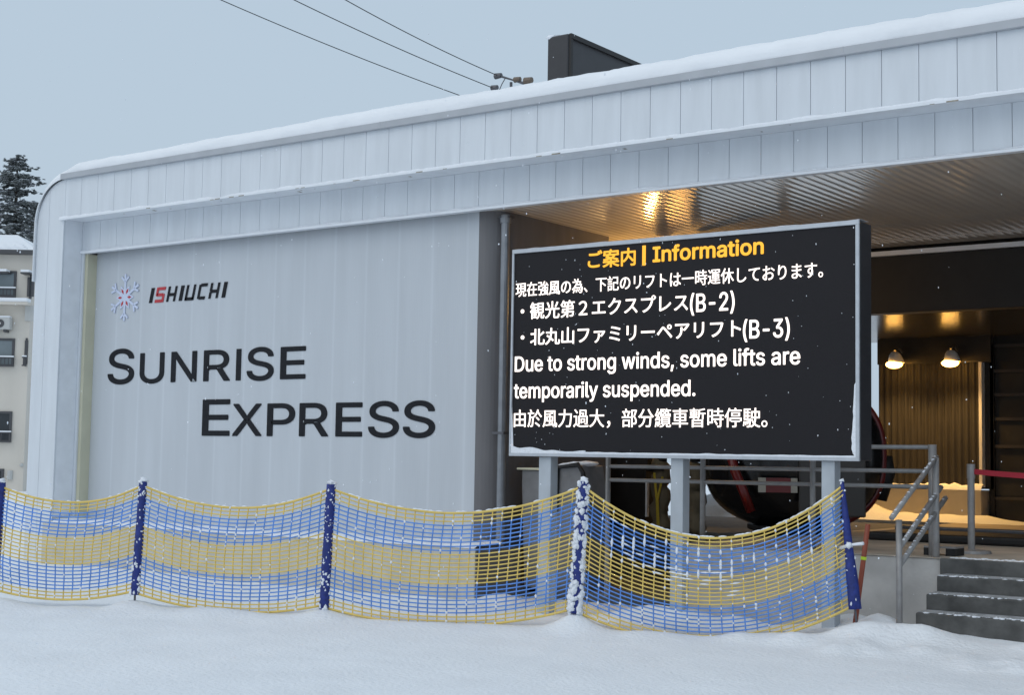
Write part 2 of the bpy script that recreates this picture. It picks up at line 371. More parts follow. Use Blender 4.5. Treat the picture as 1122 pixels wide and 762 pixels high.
# ---- lettering on the wall
def text_mesh(s, off):
    cu = bpy.data.curves.new('txt', 'FONT'); cu.body = s; cu.size = 1; cu.offset = off; cu.extrude = .5; cu.resolution_u = 5
    o = bpy.data.objects.new('txt', cu); COL.objects.link(o)
    bpy.context.view_layer.update()
    me = bpy.data.meshes.new_from_object(o.evaluated_get(bpy.context.evaluated_depsgraph_get()))
    vs = [v.co.copy() for v in me.vertices]; fs = [tuple(p.vertices) for p in me.polygons]
    bpy.data.objects.remove(o); bpy.data.curves.remove(cu); bpy.data.meshes.remove(me)
    return vs, fs
GLYPHS = json.loads(r'''{"(":[273,[[89,156,89,207,89,244,93,283,101,324,108,364,119,404,132,441,145,479,160,511,177,539,196,539,216,539,236,539,219,504,204,467,191,428,178,389,168,351,161,313,155,276,151,240,151,207,151,176,154,146,160,115,166,83,176,51,188,16,201,-18,217,-56,236,-96,216,-96,196,-96,177,-96,148,-47,126,3,111,55,97,106]]],")":[273,[[57,-96,37,-96,57,-55,73,-17,86,18,98,53,107,85,113,116,119,147,122,177,122,207,122,240,118,276,112,313,105,351,95,389,82,428,70,467,55,504,37,539,57,539,77,539,97,539,113,511,128,479,142,441,155,404,165,364,173,323,180,283,184,244,184,207,184,156,177,104,161,53,146,2,125,-48,97,-96,77,-96]]],",":[188,[[53,-119,38,-119,48,-56,58,8,68,71,91,71,114,71,137,71,119,8,102,-56,84,-119,69,-119]]],"-":[453,[[263,244,337,244,337,226,337,207,337,188,263,188,188,188,114,188,114,207,114,226,114,244,188,244]]],".":[188,[[108,-4,95,-4,83,-4,72,0,63,9,54,18,50,28,50,41,50,54,54,65,63,73,72,82,83,87,95,87,108,87,119,82,128,73,137,65,141,54,141,41,141,28,137,18,128,9,119,0]]],"2":[453,[[172,0,64,0,64,16,64,32,64,47,121,108,177,168,234,229,254,249,270,267,282,282,295,298,304,313,311,327,317,341,320,356,320,371,320,390,316,405,308,419,299,432,288,442,273,449,259,456,242,460,224,460,204,460,187,456,172,447,158,439,147,428,139,413,131,399,127,382,127,362,107,362,86,362,66,362,66,392,72,419,86,442,100,465,119,483,143,496,167,509,194,516,225,516,255,516,282,509,306,497,329,484,348,467,361,445,374,424,381,399,381,372,381,354,378,335,371,318,364,300,353,280,336,259,319,237,296,211,267,180,229,140,191,100,153,60,153,59,153,58,153,57,231,57,310,57,389,57,389,38,389,19,389,0,281,0]]],"3":[453,[[252,-7,218,-7,187,-7,158,-1,133,10,107,21,86,37,70,57,54,78,46,103,44,132,66,132,87,132,109,132,111,114,117,99,126,87,136,75,149,65,165,59,181,53,199,50,219,50,239,50,258,53,275,61,292,68,305,79,315,93,324,107,329,124,329,145,329,163,325,181,316,196,307,212,293,224,275,234,256,243,231,248,201,248,186,248,172,248,157,248,157,265,157,282,157,299,200,349,244,399,288,448,288,450,288,451,288,452,215,452,142,452,70,452,70,471,70,490,70,509,171,509,272,509,372,509,372,493,372,477,372,461,319,400,265,339,211,278,211,282,211,285,211,289,249,293,281,288,308,276,335,263,356,246,371,222,386,199,393,173,393,145,393,115,385,89,370,66,355,43,335,25,309,12,282,0]]],"B":[456,[[122,0,60,0,60,170,60,339,60,509,120,509,181,509,241,509,276,509,306,503,329,491,352,479,369,462,381,442,392,422,398,399,398,374,398,352,394,334,387,320,379,306,369,294,356,286,344,277,330,271,315,267,315,265,315,264,315,262,331,261,347,255,363,245,379,235,392,221,402,203,413,185,418,163,418,136,418,111,412,87,400,67,388,46,370,30,344,18,319,6,287,0,247,0,184,0],[125,115,125,57,165,57,205,57,245,57,284,57,313,65,330,80,347,95,355,114,355,137,355,154,351,170,342,184,334,198,321,209,306,218,290,227,271,231,248,231,207,231,166,231,125,231,125,173],[125,341,125,285,162,285,200,285,238,285,257,285,273,289,288,296,303,303,315,313,323,326,332,339,336,355,336,372,336,395,328,414,313,429,297,444,273,452,240,452,202,452,163,452,125,452,125,396]]],"D":[502,[[271,0,219,0,178,0,137,0,96,0,96,19,96,38,96,57,136,57,175,57,215,57,256,57,291,65,318,81,345,97,366,119,379,149,392,179,399,214,399,255,399,296,392,331,379,361,366,390,346,412,320,428,293,444,260,452,221,452,178,452,136,452,93,452,93,471,93,490,93,509,137,509,181,509,225,509,275,509,317,499,353,478,388,458,415,429,433,391,452,353,462,308,462,255,462,202,452,157,433,119,414,81,387,51,351,31,314,10],[103,509,125,509,125,339,125,170,125,0,103,0,82,0,60,0,60,170,60,339,60,509,82,509]]],"E":[419,[[165,0,60,0,60,170,60,339,60,509,164,509,268,509,372,509,372,490,372,471,372,452,290,452,207,452,125,452,125,396,125,341,125,286,202,286,278,286,355,286,355,267,355,248,355,229,278,229,202,229,125,229,125,172,125,114,125,57,208,57,292,57,375,57,375,38,375,19,375,0,270,0]]],"I":[300,[[111,0,31,0,31,19,31,38,31,57,60,57,89,57,118,57,118,189,118,320,118,452,89,452,60,452,31,452,31,471,31,490,31,509,111,509,190,509,269,509,269,490,269,471,269,452,240,452,212,452,183,452,183,320,183,189,183,57,212,57,240,57,269,57,269,38,269,19,269,0,190,0]]],"N":[523,[[82,0,60,0,60,170,60,339,60,509,85,509,111,509,136,509,205,400,274,291,343,183,349,174,355,164,363,151,370,138,379,123,388,107,396,90,405,73,414,55,411,55,408,54,405,54,403,72,401,90,401,108,400,126,399,142,399,157,399,172,399,185,399,195,399,300,399,404,399,509,420,509,442,509,463,509,463,339,463,170,463,0,438,0,412,0,387,0,325,97,264,193,202,290,194,303,186,316,177,331,169,345,159,362,148,381,137,400,123,424,108,452,111,453,115,453,119,454,120,428,121,405,122,384,123,362,124,344,124,328,125,312,125,300,125,291,125,194,125,97,125,0,103,0]]],"P":[445,[[82,0,60,0,60,170,60,339,60,509,118,509,177,509,235,509,274,509,307,502,332,487,358,473,377,454,390,430,402,405,409,378,409,348,409,317,402,290,390,265,377,241,358,222,332,207,307,193,274,186,235,186,193,186,151,186,109,186,109,205,109,224,109,242,150,242,191,242,233,242,259,242,281,247,297,256,313,265,325,278,333,294,341,310,344,328,344,348,344,368,341,386,333,402,325,417,313,430,297,439,280,448,259,452,232,452,196,452,160,452,125,452,125,301,125,151,125,0,103,0]]],"R":[449,[[82,0,60,0,60,170,60,339,60,509,119,509,177,509,236,509,275,509,307,502,333,489,359,475,378,457,390,433,403,410,409,382,409,352,409,321,403,295,390,271,378,248,359,230,333,217,307,204,275,198,236,198,189,198,143,198,96,198,96,217,96,236,96,255,142,255,188,255,234,255,260,255,281,259,298,267,314,275,326,286,334,300,341,315,345,332,345,352,345,372,341,390,334,405,326,420,314,431,298,440,281,448,259,452,233,452,197,452,161,452,125,452,125,301,125,151,125,0,103,0],[378,0,353,0,312,76,271,153,230,229,254,229,279,229,303,229,344,153,386,76,428,0,403,0]]],"S":[447,[[263,-9,224,-9,187,-9,155,-3,128,9,100,21,79,38,64,60,49,82,40,107,38,137,60,137,82,137,104,137,106,117,112,101,123,88,134,75,149,65,166,59,184,52,203,49,224,49,247,49,268,53,286,60,304,68,319,78,329,92,340,105,346,121,346,139,346,155,341,169,332,179,323,189,311,198,296,205,281,211,264,217,245,222,224,228,204,234,184,239,142,251,109,268,86,289,63,311,52,339,52,372,52,401,60,426,75,448,90,469,111,486,138,498,164,510,194,516,227,516,261,516,290,510,316,498,342,486,362,469,377,449,392,428,400,404,401,378,380,378,358,378,337,378,335,403,323,423,302,437,281,451,256,459,225,459,203,459,184,455,167,448,151,441,138,431,129,418,120,406,115,391,115,376,115,358,120,344,131,334,142,323,154,314,169,308,184,302,199,297,212,293,230,289,247,284,264,279,279,275,295,270,312,264,328,257,344,248,359,238,373,227,385,214,395,198,404,181,408,162,408,139,408,111,401,86,386,64,372,41,351,24,323,11,296,-2]]],"U":[517,[[299,-8,259,-8,219,-8,184,0,154,15,124,31,101,53,85,80,68,107,60,138,60,173,60,285,60,397,60,509,81,509,103,509,124,509,124,399,124,288,124,178,124,154,130,132,141,113,152,94,167,79,187,68,207,57,231,52,259,52,287,52,311,57,331,68,351,79,366,94,377,113,387,132,393,154,393,178,393,288,393,399,393,509,414,509,436,509,457,509,457,397,457,285,457,173,457,138,449,107,433,80,416,53,393,31,363,15,334,0]]],"X":[474,[[43,0,18,0,84,95,151,190,217,284,217,268,217,252,217,236,155,327,92,418,29,509,54,509,79,509,104,509,129,473,153,437,178,400,188,385,197,372,204,361,211,350,217,340,223,329,229,318,236,306,243,292,240,292,236,292,232,292,239,306,246,318,252,329,258,339,264,350,272,361,279,372,288,385,298,400,323,437,348,473,374,509,398,509,422,509,446,509,384,419,321,329,259,239,259,255,259,271,259,287,324,191,390,96,456,0,431,0,406,0,382,0,352,43,322,86,292,129,283,143,275,155,268,165,262,175,256,185,250,195,244,206,238,217,230,231,235,231,240,231,244,231,238,218,231,207,225,196,219,186,213,176,206,166,199,155,191,143,182,129,152,86,122,43,91,0,67,0]]],"a":[389,[[182,-9,160,-9,136,-9,114,-4,94,5,75,14,59,27,48,45,36,62,30,83,30,108,30,130,35,147,43,161,52,175,63,185,78,193,92,201,108,207,125,211,143,215,160,218,178,220,201,223,219,225,234,227,248,228,258,231,265,235,272,239,276,245,276,255,276,255,276,256,276,257,276,272,273,286,267,297,261,308,252,316,240,322,228,328,213,331,196,331,178,331,162,328,149,322,136,317,126,309,118,301,110,292,104,283,100,274,80,280,61,285,41,291,50,314,62,332,79,346,95,360,113,369,133,375,153,381,173,384,194,384,208,384,223,383,239,379,255,376,271,370,286,360,301,351,313,338,322,320,332,303,337,280,337,251,337,168,337,84,337,0,317,0,297,0,277,0,277,17,277,35,277,52,275,52,274,52,272,52,268,43,261,34,252,25,243,15,230,7,215,1,200,-5],[155,45,170,45,193,45,212,50,228,59,243,68,255,79,263,93,271,107,276,122,276,138,276,155,276,173,276,190,273,187,268,184,259,182,251,180,242,178,231,176,221,174,210,172,200,171,190,170,182,169,175,168,161,166,147,163,134,159,121,154,111,148,103,139,96,131,92,119,92,105,92,92,95,81,102,72,109,63,118,57,130,52,142,48]]],"d":[424,[[219,-8,195,-8,164,-8,136,0,111,16,87,32,68,55,55,84,41,114,34,149,34,189,34,229,41,263,55,293,69,322,88,345,112,361,136,376,164,384,196,384,219,384,238,381,253,373,268,365,279,356,287,346,296,336,302,327,306,319,308,319,309,319,311,319,311,382,311,446,311,509,331,509,351,509,372,509,372,339,372,170,372,0,352,0,332,0,313,0,313,20,313,39,313,59,311,59,309,59,307,59,302,51,295,42,287,31,278,21,267,12,252,4,238,-4],[181,47,205,47,227,47,247,53,263,65,279,77,291,94,299,115,308,136,312,161,312,189,312,217,308,242,300,263,292,284,279,300,263,312,247,324,228,330,205,330,181,330,161,324,145,311,129,299,116,282,108,261,100,240,96,216,96,189,96,162,100,138,109,117,117,95,129,78,145,66,161,53]]],"e":[404,[[238,-8,212,-8,175,-8,143,0,117,16,90,33,70,56,56,85,41,114,34,148,34,187,34,226,41,260,55,290,69,319,89,343,115,359,141,376,171,384,205,384,226,384,246,381,266,374,285,367,303,356,319,341,335,326,348,306,357,282,366,258,371,228,371,194,371,186,371,178,371,169,371,169,96,169,96,169,96,169,96,176,96,178,96,150,101,126,110,106,120,87,134,72,151,61,168,51,189,46,212,46,228,46,241,48,254,53,266,57,277,64,285,73,294,82,301,93,306,105,325,101,345,96,365,91,359,71,349,54,335,39,321,24,303,13,283,4,262,-4],[98,235,98,221,98,221,310,221,310,221,310,235,304,252,263,314,247,325,228,330,205,330,182,330,163,325,146,313,130,302,118,288,109,270,100,251]]],"f":[254,[[154,379,228,379,228,362,228,344,228,327,154,327,80,327,6,327,6,344,6,362,6,379,80,379],[101,0,81,0,81,144,81,288,81,432,81,453,86,471,96,486,106,500,119,511,135,519,152,526,169,530,187,530,201,530,213,529,222,527,232,525,238,523,243,521,238,503,233,486,227,468,224,470,220,471,215,472,210,473,203,474,195,474,176,474,163,469,154,460,146,451,142,437,142,419,142,279,142,140,142,0,121,0]]],"g":[425,[[238,-151,207,-151,179,-151,155,-147,134,-140,113,-132,96,-123,82,-110,69,-98,58,-84,51,-69,67,-60,84,-50,101,-41,107,-49,113,-57,122,-66,130,-75,141,-82,154,-88,168,-94,186,-97,207,-97,238,-97,263,-90,282,-75,302,-60,311,-37,311,-6,311,19,311,44,311,68,310,68,308,68,306,68,301,60,295,51,287,41,278,32,267,23,252,16,238,8,219,5,195,5,164,5,137,12,113,27,88,41,69,62,55,90,41,118,34,152,34,191,34,230,41,264,55,293,69,322,88,345,112,361,137,376,165,384,196,384,220,384,239,381,253,373,268,365,280,356,288,346,297,336,303,327,308,319,309,319,311,319,313,319,313,339,313,359,313,379,333,379,353,379,372,379,372,250,372,121,372,-9,372,-42,365,-69,350,-90,335,-111,316,-126,291,-136,266,-146],[181,59,205,59,228,59,248,64,264,75,280,86,292,101,300,121,308,141,312,165,312,193,312,220,308,243,300,264,292,284,280,301,264,312,248,324,228,330,205,330,181,330,161,324,145,312,129,299,117,283,109,262,100,242,96,219,96,193,96,166,100,143,109,123,117,103,129,87,145,76,162,65]]],"i":[167,[[73,0,53,0,53,126,53,253,53,379,73,379,93,379,114,379,114,253,114,126,114,0,93,0],[95,443,84,443,72,443,62,447,54,455,45,462,41,472,41,483,41,494,45,504,54,512,62,520,72,524,84,524,95,524,106,520,114,512,122,504,126,494,126,483,126,472,122,462,114,455,106,447]]],"l":[189,[[147,-2,139,-2,110,-2,88,5,74,20,60,35,53,57,53,84,53,226,53,367,53,509,73,509,93,509,114,509,114,372,114,235,114,99,114,81,116,69,120,62,125,55,133,52,146,52,152,52,157,52,160,53,164,53,167,54,170,54,173,37,177,20,181,3,175,1,169,0,162,-1,154,-2]]],"m":[610,[[73,0,53,0,53,126,53,253,53,379,72,379,92,379,112,379,112,351,112,323,112,295,111,295,109,295,108,295,113,316,121,332,132,346,144,359,157,369,172,376,187,383,203,386,219,386,247,386,270,378,287,361,305,344,316,322,321,295,318,295,315,295,312,295,317,313,325,329,337,343,349,357,364,367,381,375,398,382,416,386,437,386,459,386,479,381,497,372,515,362,530,348,541,328,551,309,557,285,557,255,557,170,557,85,557,0,536,0,516,0,496,0,496,85,496,169,496,254,496,281,488,301,473,313,457,325,439,330,419,330,402,330,387,327,374,320,362,313,352,303,345,290,339,278,335,263,335,247,335,165,335,82,335,0,315,0,295,0,274,0,274,87,274,173,274,260,274,281,267,298,253,311,239,324,221,330,199,330,185,330,171,327,158,320,144,313,134,303,126,289,118,276,114,258,114,238,114,159,114,79,114,0,93,0]]],"n":[410,[[114,249,114,227,114,151,114,76,114,0,93,0,73,0,53,0,53,126,53,253,53,379,72,379,92,379,112,379,112,349,112,318,112,287,109,287,106,287,102,287,114,322,131,347,152,362,174,377,199,384,227,384,253,384,276,379,295,369,314,358,330,342,341,321,352,299,357,273,357,240,357,160,357,80,357,0,337,0,316,0,296,0,296,78,296,157,296,235,296,265,288,288,273,304,258,321,237,329,210,329,192,329,175,325,161,317,146,309,135,298,126,283,118,267]]],"o":[415,[[242,-8,207,-8,173,-8,143,0,117,16,91,33,71,56,56,85,41,114,34,149,34,187,34,227,41,262,56,291,71,321,91,343,117,360,143,376,173,384,207,384,242,384,273,376,299,360,325,343,345,321,359,291,374,262,381,227,381,187,381,149,374,114,359,85,345,56,325,33,299,16,273,0],[182,46,207,46,233,46,254,53,270,66,287,79,299,96,307,117,315,139,319,162,319,187,319,213,315,236,307,258,299,280,287,297,270,310,254,323,233,330,207,330,182,330,161,323,145,310,129,297,116,280,108,258,100,237,96,213,96,187,96,162,100,139,108,117,116,96,129,79,145,66,161,53]]],"p":[424,[[73,-143,53,-143,53,31,53,205,53,379,72,379,92,379,112,379,112,359,112,339,112,319,114,319,116,319,118,319,123,327,129,336,137,346,145,356,157,365,171,373,186,381,205,384,229,384,261,384,289,376,313,361,337,345,356,322,370,293,383,263,390,229,390,189,390,149,383,114,370,84,356,55,337,32,313,16,289,0,261,-8,229,-8,206,-8,187,-4,173,4,158,12,146,21,138,31,130,42,123,51,118,59,117,59,115,59,114,59,114,-8,114,-76,114,-143,93,-143],[197,47,220,47,244,47,263,53,279,66,295,78,308,95,316,117,324,138,328,162,328,189,328,216,324,240,316,261,308,282,296,299,280,311,264,324,244,330,220,330,197,330,177,324,161,312,145,300,133,284,125,263,117,242,113,217,113,189,113,161,117,136,125,115,133,94,146,77,162,65,178,53]]],"r":[259,[[73,0,53,0,53,126,53,253,53,379,72,379,92,379,112,379,112,360,112,340,112,321,113,321,114,321,115,321,122,340,135,355,152,367,170,379,190,385,213,385,218,385,223,385,229,384,235,384,240,384,243,384,243,363,243,343,243,322,242,323,237,323,230,324,223,325,215,326,207,326,189,326,173,322,159,315,145,307,134,297,126,284,118,270,114,255,114,237,114,158,114,79,114,0,93,0]]],"s":[365,[[211,-8,182,-8,156,-8,133,-4,112,3,92,11,75,23,62,38,49,53,40,72,36,94,55,98,74,102,94,107,99,86,109,70,124,60,139,50,158,45,181,45,208,45,229,51,244,62,260,74,268,87,268,103,268,116,263,127,254,136,245,144,231,151,212,155,191,160,170,165,149,170,115,178,89,191,72,208,55,225,47,247,47,274,47,296,53,315,65,332,77,348,94,361,115,370,136,380,160,384,187,384,213,384,235,380,254,372,272,365,287,353,299,339,310,325,319,309,324,290,305,286,287,281,268,277,263,292,255,304,243,316,230,327,212,333,187,333,165,333,146,327,131,317,116,306,109,293,109,277,109,263,114,252,124,243,134,235,150,228,172,223,191,218,210,214,229,209,264,201,290,188,306,171,323,154,331,133,331,107,331,84,325,64,312,47,300,30,282,16,260,6,237,-3]]],"t":[227,[[138,379,204,379,204,362,204,344,204,327,138,327,72,327,6,327,6,344,6,362,6,379,72,379],[65,345,65,471,85,471,106,471,126,471,126,347,126,222,126,98,126,81,129,69,136,61,143,54,154,50,170,50,174,50,179,50,185,51,191,52,197,53,202,54,206,36,209,19,213,2,207,0,200,-2,192,-3,184,-4,176,-4,168,-4,136,-4,110,4,92,21,74,38,65,62,65,93,65,219]]],"u":[410,[[211,-5,182,-5,157,-5,134,0,115,11,95,21,80,37,69,59,58,80,53,107,53,139,53,219,53,299,53,379,73,379,93,379,114,379,114,301,114,222,114,144,114,114,121,91,137,75,152,58,173,50,200,50,218,50,235,54,249,62,264,70,275,81,283,97,292,112,296,131,296,153,296,228,296,304,296,379,316,379,337,379,357,379,357,253,357,126,357,0,337,0,318,0,298,0,298,31,298,61,298,92,301,92,304,92,307,92,295,57,279,32,257,17,235,2]]],"w":[567,[[158,0,138,0,99,126,61,253,23,379,44,379,66,379,87,379,103,324,118,269,133,214,140,191,147,165,154,137,161,108,168,76,175,41,172,41,168,41,165,41,172,75,179,106,186,135,193,163,199,190,206,214,221,269,237,324,252,379,273,379,295,379,316,379,332,324,347,269,362,214,368,190,375,164,382,136,388,107,395,76,402,41,399,41,395,41,391,41,399,75,406,107,413,135,420,164,427,190,434,214,449,269,465,324,480,379,502,379,523,379,545,379,506,253,468,126,429,0,409,0,389,0,368,0,352,57,335,114,319,172,314,189,309,207,305,225,300,243,295,261,291,280,286,299,281,318,277,338,281,338,286,338,291,338,286,319,281,299,277,280,272,261,267,243,263,225,258,206,253,189,248,172,231,114,215,57,199,0,178,0]]],"y":[389,[[51,-140,47,-139,52,-121,57,-103,61,-86,65,-86,68,-87,71,-87,83,-90,94,-91,104,-89,114,-87,122,-82,130,-74,138,-66,145,-53,151,-36,155,-24,159,-13,163,-1,114,126,66,252,17,379,40,379,62,379,84,379,111,305,138,230,165,155,174,132,181,109,187,87,193,64,199,42,206,21,198,21,191,21,184,21,190,42,196,64,202,87,209,110,216,132,224,155,251,230,278,305,305,379,327,379,349,379,371,379,316,234,260,88,204,-58,196,-78,187,-94,177,-107,166,-120,153,-129,139,-136,125,-142,109,-145,91,-145,81,-145,72,-144,65,-143,57,-142]]]," ":[188,[]]}''')
def latin_mesh(s, off):                     # letter outlines kept as bezier points (1000 units per em)
    cu = bpy.data.curves.new('txt', 'CURVE'); cu.dimensions = '2D'; cu.fill_mode = 'BOTH'; cu.extrude = .5; cu.offset = off; cu.resolution_u = 5
    x = 0
    for ch in s:
        adv, spl = GLYPHS['I' if ch == '!' else ch]
        if ch == '!': x += 70
        boxes = []
        if ch == '!':                       # capital I with bars
            pts = [spl[0][k] for k in range(2, len(spl[0]), 6)]; xa, xb = min(pts), max(pts); top = max(spl[0][k+1] for k in range(2, len(spl[0]), 6)); t = 62
            boxes = [(xa-80, 0, xb+80, t), (xa-80, top-t, xb+80, top)]
        for sp_ in spl:
            sl = cu.splines.new('BEZIER'); n = len(sp_)//6; sl.bezier_points.add(n-1); sl.use_cyclic_u = True
            for k, bp in enumerate(sl.bezier_points):
                q = sp_[k*6:k*6+6]; bp.handle_left_type = bp.handle_right_type = 'FREE'
                bp.handle_left = ((q[0]+x)/1000, q[1]/1000, 0); bp.co = ((q[2]+x)/1000, q[3]/1000, 0); bp.handle_right = ((q[4]+x)/1000, q[5]/1000, 0)
        extra.extend([((a+x)/1000, b/1000, (c+x)/1000, d/1000) for a, b, c, d in boxes])
        x += adv+(70 if ch == '!' else 0)
    return curve_mesh(cu)
extra = []
def curve_mesh(cu):
    o = bpy.data.objects.new('txt', cu); COL.objects.link(o)
    bpy.context.view_layer.update()
    me = bpy.data.meshes.new_from_object(o.evaluated_get(bpy.context.evaluated_depsgraph_get()))
    vs = [v.co.copy() for v in me.vertices]; fs = [tuple(p.vertices) for p in me.polygons]
    bpy.data.objects.remove(o); bpy.data.curves.remove(cu); bpy.data.meshes.remove(me)
    return vs, fs
def fit_text(mb, s, x0, x1, z0, z1, y, th, w=0):     # w: extra stroke width in metres, by overlaid copies
    h = w/2
    for k, (dx, dz) in enumerate(((0, 0), (-h, 0), (h, 0), (0, -h), (0, h), (-h*.7, -h*.7), (h*.7, h*.7), (-h*.7, h*.7), (h*.7, -h*.7))):
        fit_one(mb, s, x0+h+dx, x1-h+dx, z0+h+dz, z1-h+dz, y-.0002*k, th)
        if not w: break
def fit_one(mb, s, x0, x1, z0, z1, y, th):
    off = 0
    extra.clear()
    vs, fs = latin_mesh(s, off) if all(c in GLYPHS or c == '!' for c in s) else text_mesh(s, off)
    for a, b, c, d in extra:
        o_ = len(vs); vs += [Vector((p[0], p[1], z_)) for z_ in (-.49, .51) for p in ((a, b), (c, b), (c, d), (a, d))]
        fs += [tuple(o_+k for k in f) for f in ((3,2,1,0),(4,5,6,7),(0,1,5,4),(1,2,6,5),(2,3,7,6),(3,0,4,7))]
    ax, bx = min(v.x for v in vs), max(v.x for v in vs); ay, by = min(v.y for v in vs), max(v.y for v in vs)
    mb.add([(lerp(x0, x1, (v.x-ax)/(bx-ax)), y-(v.z+.5)*th, lerp(z0, z1, (v.y-ay)/(by-ay))) for v in vs], fs)
def px(x, y): return 100+x/2.805, 280+y/2.805
def letters(word, rows, small_from=1):
    mb = MB(); rs = []
    for ch, (l, r_, t, b) in zip(word, rows):
        xm = (l+r_)/2
        a = at(*px(l, (t+b)/2), YW); c = at(*px(r_, (t+b)/2), YW); tt = at(*px(xm, t), YW).z; bb = at(*px(xm, b), YW).z
        rs.append([ch, a.x, c.x, tt, bb])
    rnd = {c for c in 'SU'}
    flatz = [q for q in rs if q[0] not in rnd]
    base = sum(q[4] for q in flatz)/len(flatz); sm = [q[3] for q in rs[1:] if q[0] not in rnd]; topz = sum(sm)/len(sm)
    for i, (ch, xa, xb, t, b) in enumerate(rs):
        o = .015 if ch == 'S' else 0
        if ch == 'I': mb.box(xa, xb, YW-.008, YW-.002, base, topz); continue
        fit_text(mb, ch, xa, xb, base-(.014 if ch in rnd else 0), (topz if i else t)+o*(1 if i else 0), YW-.002, .006, .018)
    return mb
L1 = letters('SUNRISE', [(52,133,287,398),(150,225,300,393),(246,325,296,390),(346,428,291,387),(446,461,288,384),(479,562,281,386),(582,660,279,381)])
tag(L1.build('lettering', 'letter_black', wall), 'black word SUNRISE in wide capitals')
L2 = letters('EXPRESS', [(342,427,443,557),(434,525,455,557),(541,627,456,557),(640,730,455,556),(752,834,452,556),(852,947,447,558),(959,1058,445,558)])
tag(L2.build('lettering', 'letter_black', wall), 'black word EXPRESS in wide capitals')
# small slanted name: strokes on a 1 x 1.7 cell, sheared
def strokes(mb, segs, X, zz, sx, sz, w, y, th, mi, shear=.25):
    for (a, b) in segs:
        (x0, y0), (x1, y1) = a, b
        dx, dy = x1-x0, y1-y0; L = math.hypot(dx, dy); nx_, ny_ = -dy/L*w/2, dx/L*w/2
        q = [(x0+nx_, y0+ny_), (x0-nx_, y0-ny_), (x1-nx_, y1-ny_), (x1+nx_, y1+ny_)]
        mb.prism([(X+(u+shear*v)*sx, zz+v*sz) for u, v in q], y-th, y, mi)
G = {'I': [((.2,0),(.2,1))], 'S': [((0,.09),(.72,.09)),((.80,0),(.80,.55)),((.72,.5),(.1,.5)),((.1,.44),(.1,1)),((.18,.91),(.9,.91))],
     'H': [((.1,0),(.1,1)),((.8,0),(.8,1)),((.18,.46),(.72,.46))], 'U': [((.1,.04),(.1,1)),((.8,.04),(.8,1)),((0,.08),(.88,.08))],
     'C': [((.1,.04),(.1,.96)),((.18,.08),(.75,.08)),((.18,.92),(.8,.92))]}
a = at(*px(177, 147), YW); b = at(*px(425, 82), YW); zb = at(*px(177, 147), YW).z; zt = at(*px(195, 100), YW).z
cells = {'I': .60, 'S': 1.14, 'H': 1.18, 'U': 1.18, 'C': 1.08}
tot = sum(cells[c] for c in 'ISHIUCHI')-.15+.25; sx = (b.x-a.x)/tot
nm = MB(); X = a.x
for i, ch in enumerate('ISHIUCHI'):
    strokes(nm, G[ch], X, zb, sx*.94, zt-zb, .20 if ch != 'I' else .32, YW-.002-.0003*i, .008, 1 if i == 1 else 0)
    X += cells[ch]*sx
tag(nm.build('lettering', ['letter_black', 'letter_red'], wall), 'small slanted black and red name')
# snowflake emblem
c = at(137.4, 326.2, YW); Rr = (at(137.8, 300.6, YW).z - at(136.8, 351.8, YW).z)/2
em = MB()
def seg(mb, a_, b_, w, y, mi):
    d = Vector((b_[0]-a_[0], b_[1]-a_[1])); d.normalize(); n_ = Vector((-d.y, d.x))*w/2
    mb.prism([(a_[0]+n_.x, a_[1]+n_.y), (a_[0]-n_.x, a_[1]-n_.y), (b_[0]-n_.x, b_[1]-n_.y), (b_[0]+n_.x, b_[1]+n_.y)], y-.012, y, mi)
yy = YW-.002
star = []
for i in range(12):
    q = math.pi/2+i*math.pi/6; rad = Rr*(.30 if i % 2 == 0 else .58); star.append((c.x+rad*math.cos(q), c.z+rad*math.sin(q)))
em.prism(star, yy-.010, yy)
for i in range(6):
    q = math.pi/2+i*math.pi/3; D = Vector((math.cos(q), math.sin(q))); o = Vector((c.x, c.z))
    seg(em, o+D*Rr*.2, o+D*Rr, Rr*.10, yy-.0006*i, 0)
    for s_ in (-1, 1):
        D2 = Vector((math.cos(q+s_*.85), math.sin(q+s_*.85)))
        seg(em, o+D*Rr*.68, o+D*Rr*.68+D2*Rr*.30, Rr*.085, yy-.004-.0005*i, 0)
    q2 = q+math.pi/6; E1 = Vector((math.cos(q2), math.sin(q2))); E2 = Vector((-E1.y, E1.x))
    m0 = o+E1*Rr*.30
    em.prism([tuple(m0-E1*Rr*.13), tuple(m0-E2*Rr*.055), tuple(m0+E1*Rr*.13), tuple(m0+E2*Rr*.055)][::1], yy-.016, yy-.0102, 1)
tag(em.build('emblem', ['emblem_white', 'letter_red'], wall), 'white snowflake emblem with red diamonds')

# ------------------------------------------------------------------ roof snow
rs_ = MB(); pathp = [(XL, Z(2.6)), (XL, Z(3.0)), (XL, Z(3.3))]+rim[1:]
arcs = [(p_, i/(len(pathp)-1)) for i, p_ in enumerate(pathp)]
cross = [(YF-.04, 0), (YF-.052, .25), (YF-.045, .5), (YF-.01, .74), (YF+.07, .9), (YF+.25, .97), (YF+.6, 1.05), (YF+1.3, 1.08), (YF+2.2, 1.15), (YF+3.0, 1.22), (YF+4.5, 1.3), (YF+9.2, 1.3)]
stations = []
for i, ((x, z), t) in enumerate(arcs):
    if i == 0: nrm = Vector((-1, 0))
    else:
        j = min(i, len(pathp)-2); d = Vector((pathp[j+1][0]-pathp[j-1][0], pathp[j+1][1]-pathp[j-1][1])).normalized(); nrm = Vector((-d.y, d.x))
    th = .015+.175*max(0, (t-.25)/.75)**1.3
    stations.append((x, z, nrm, th))
x = XL+.70
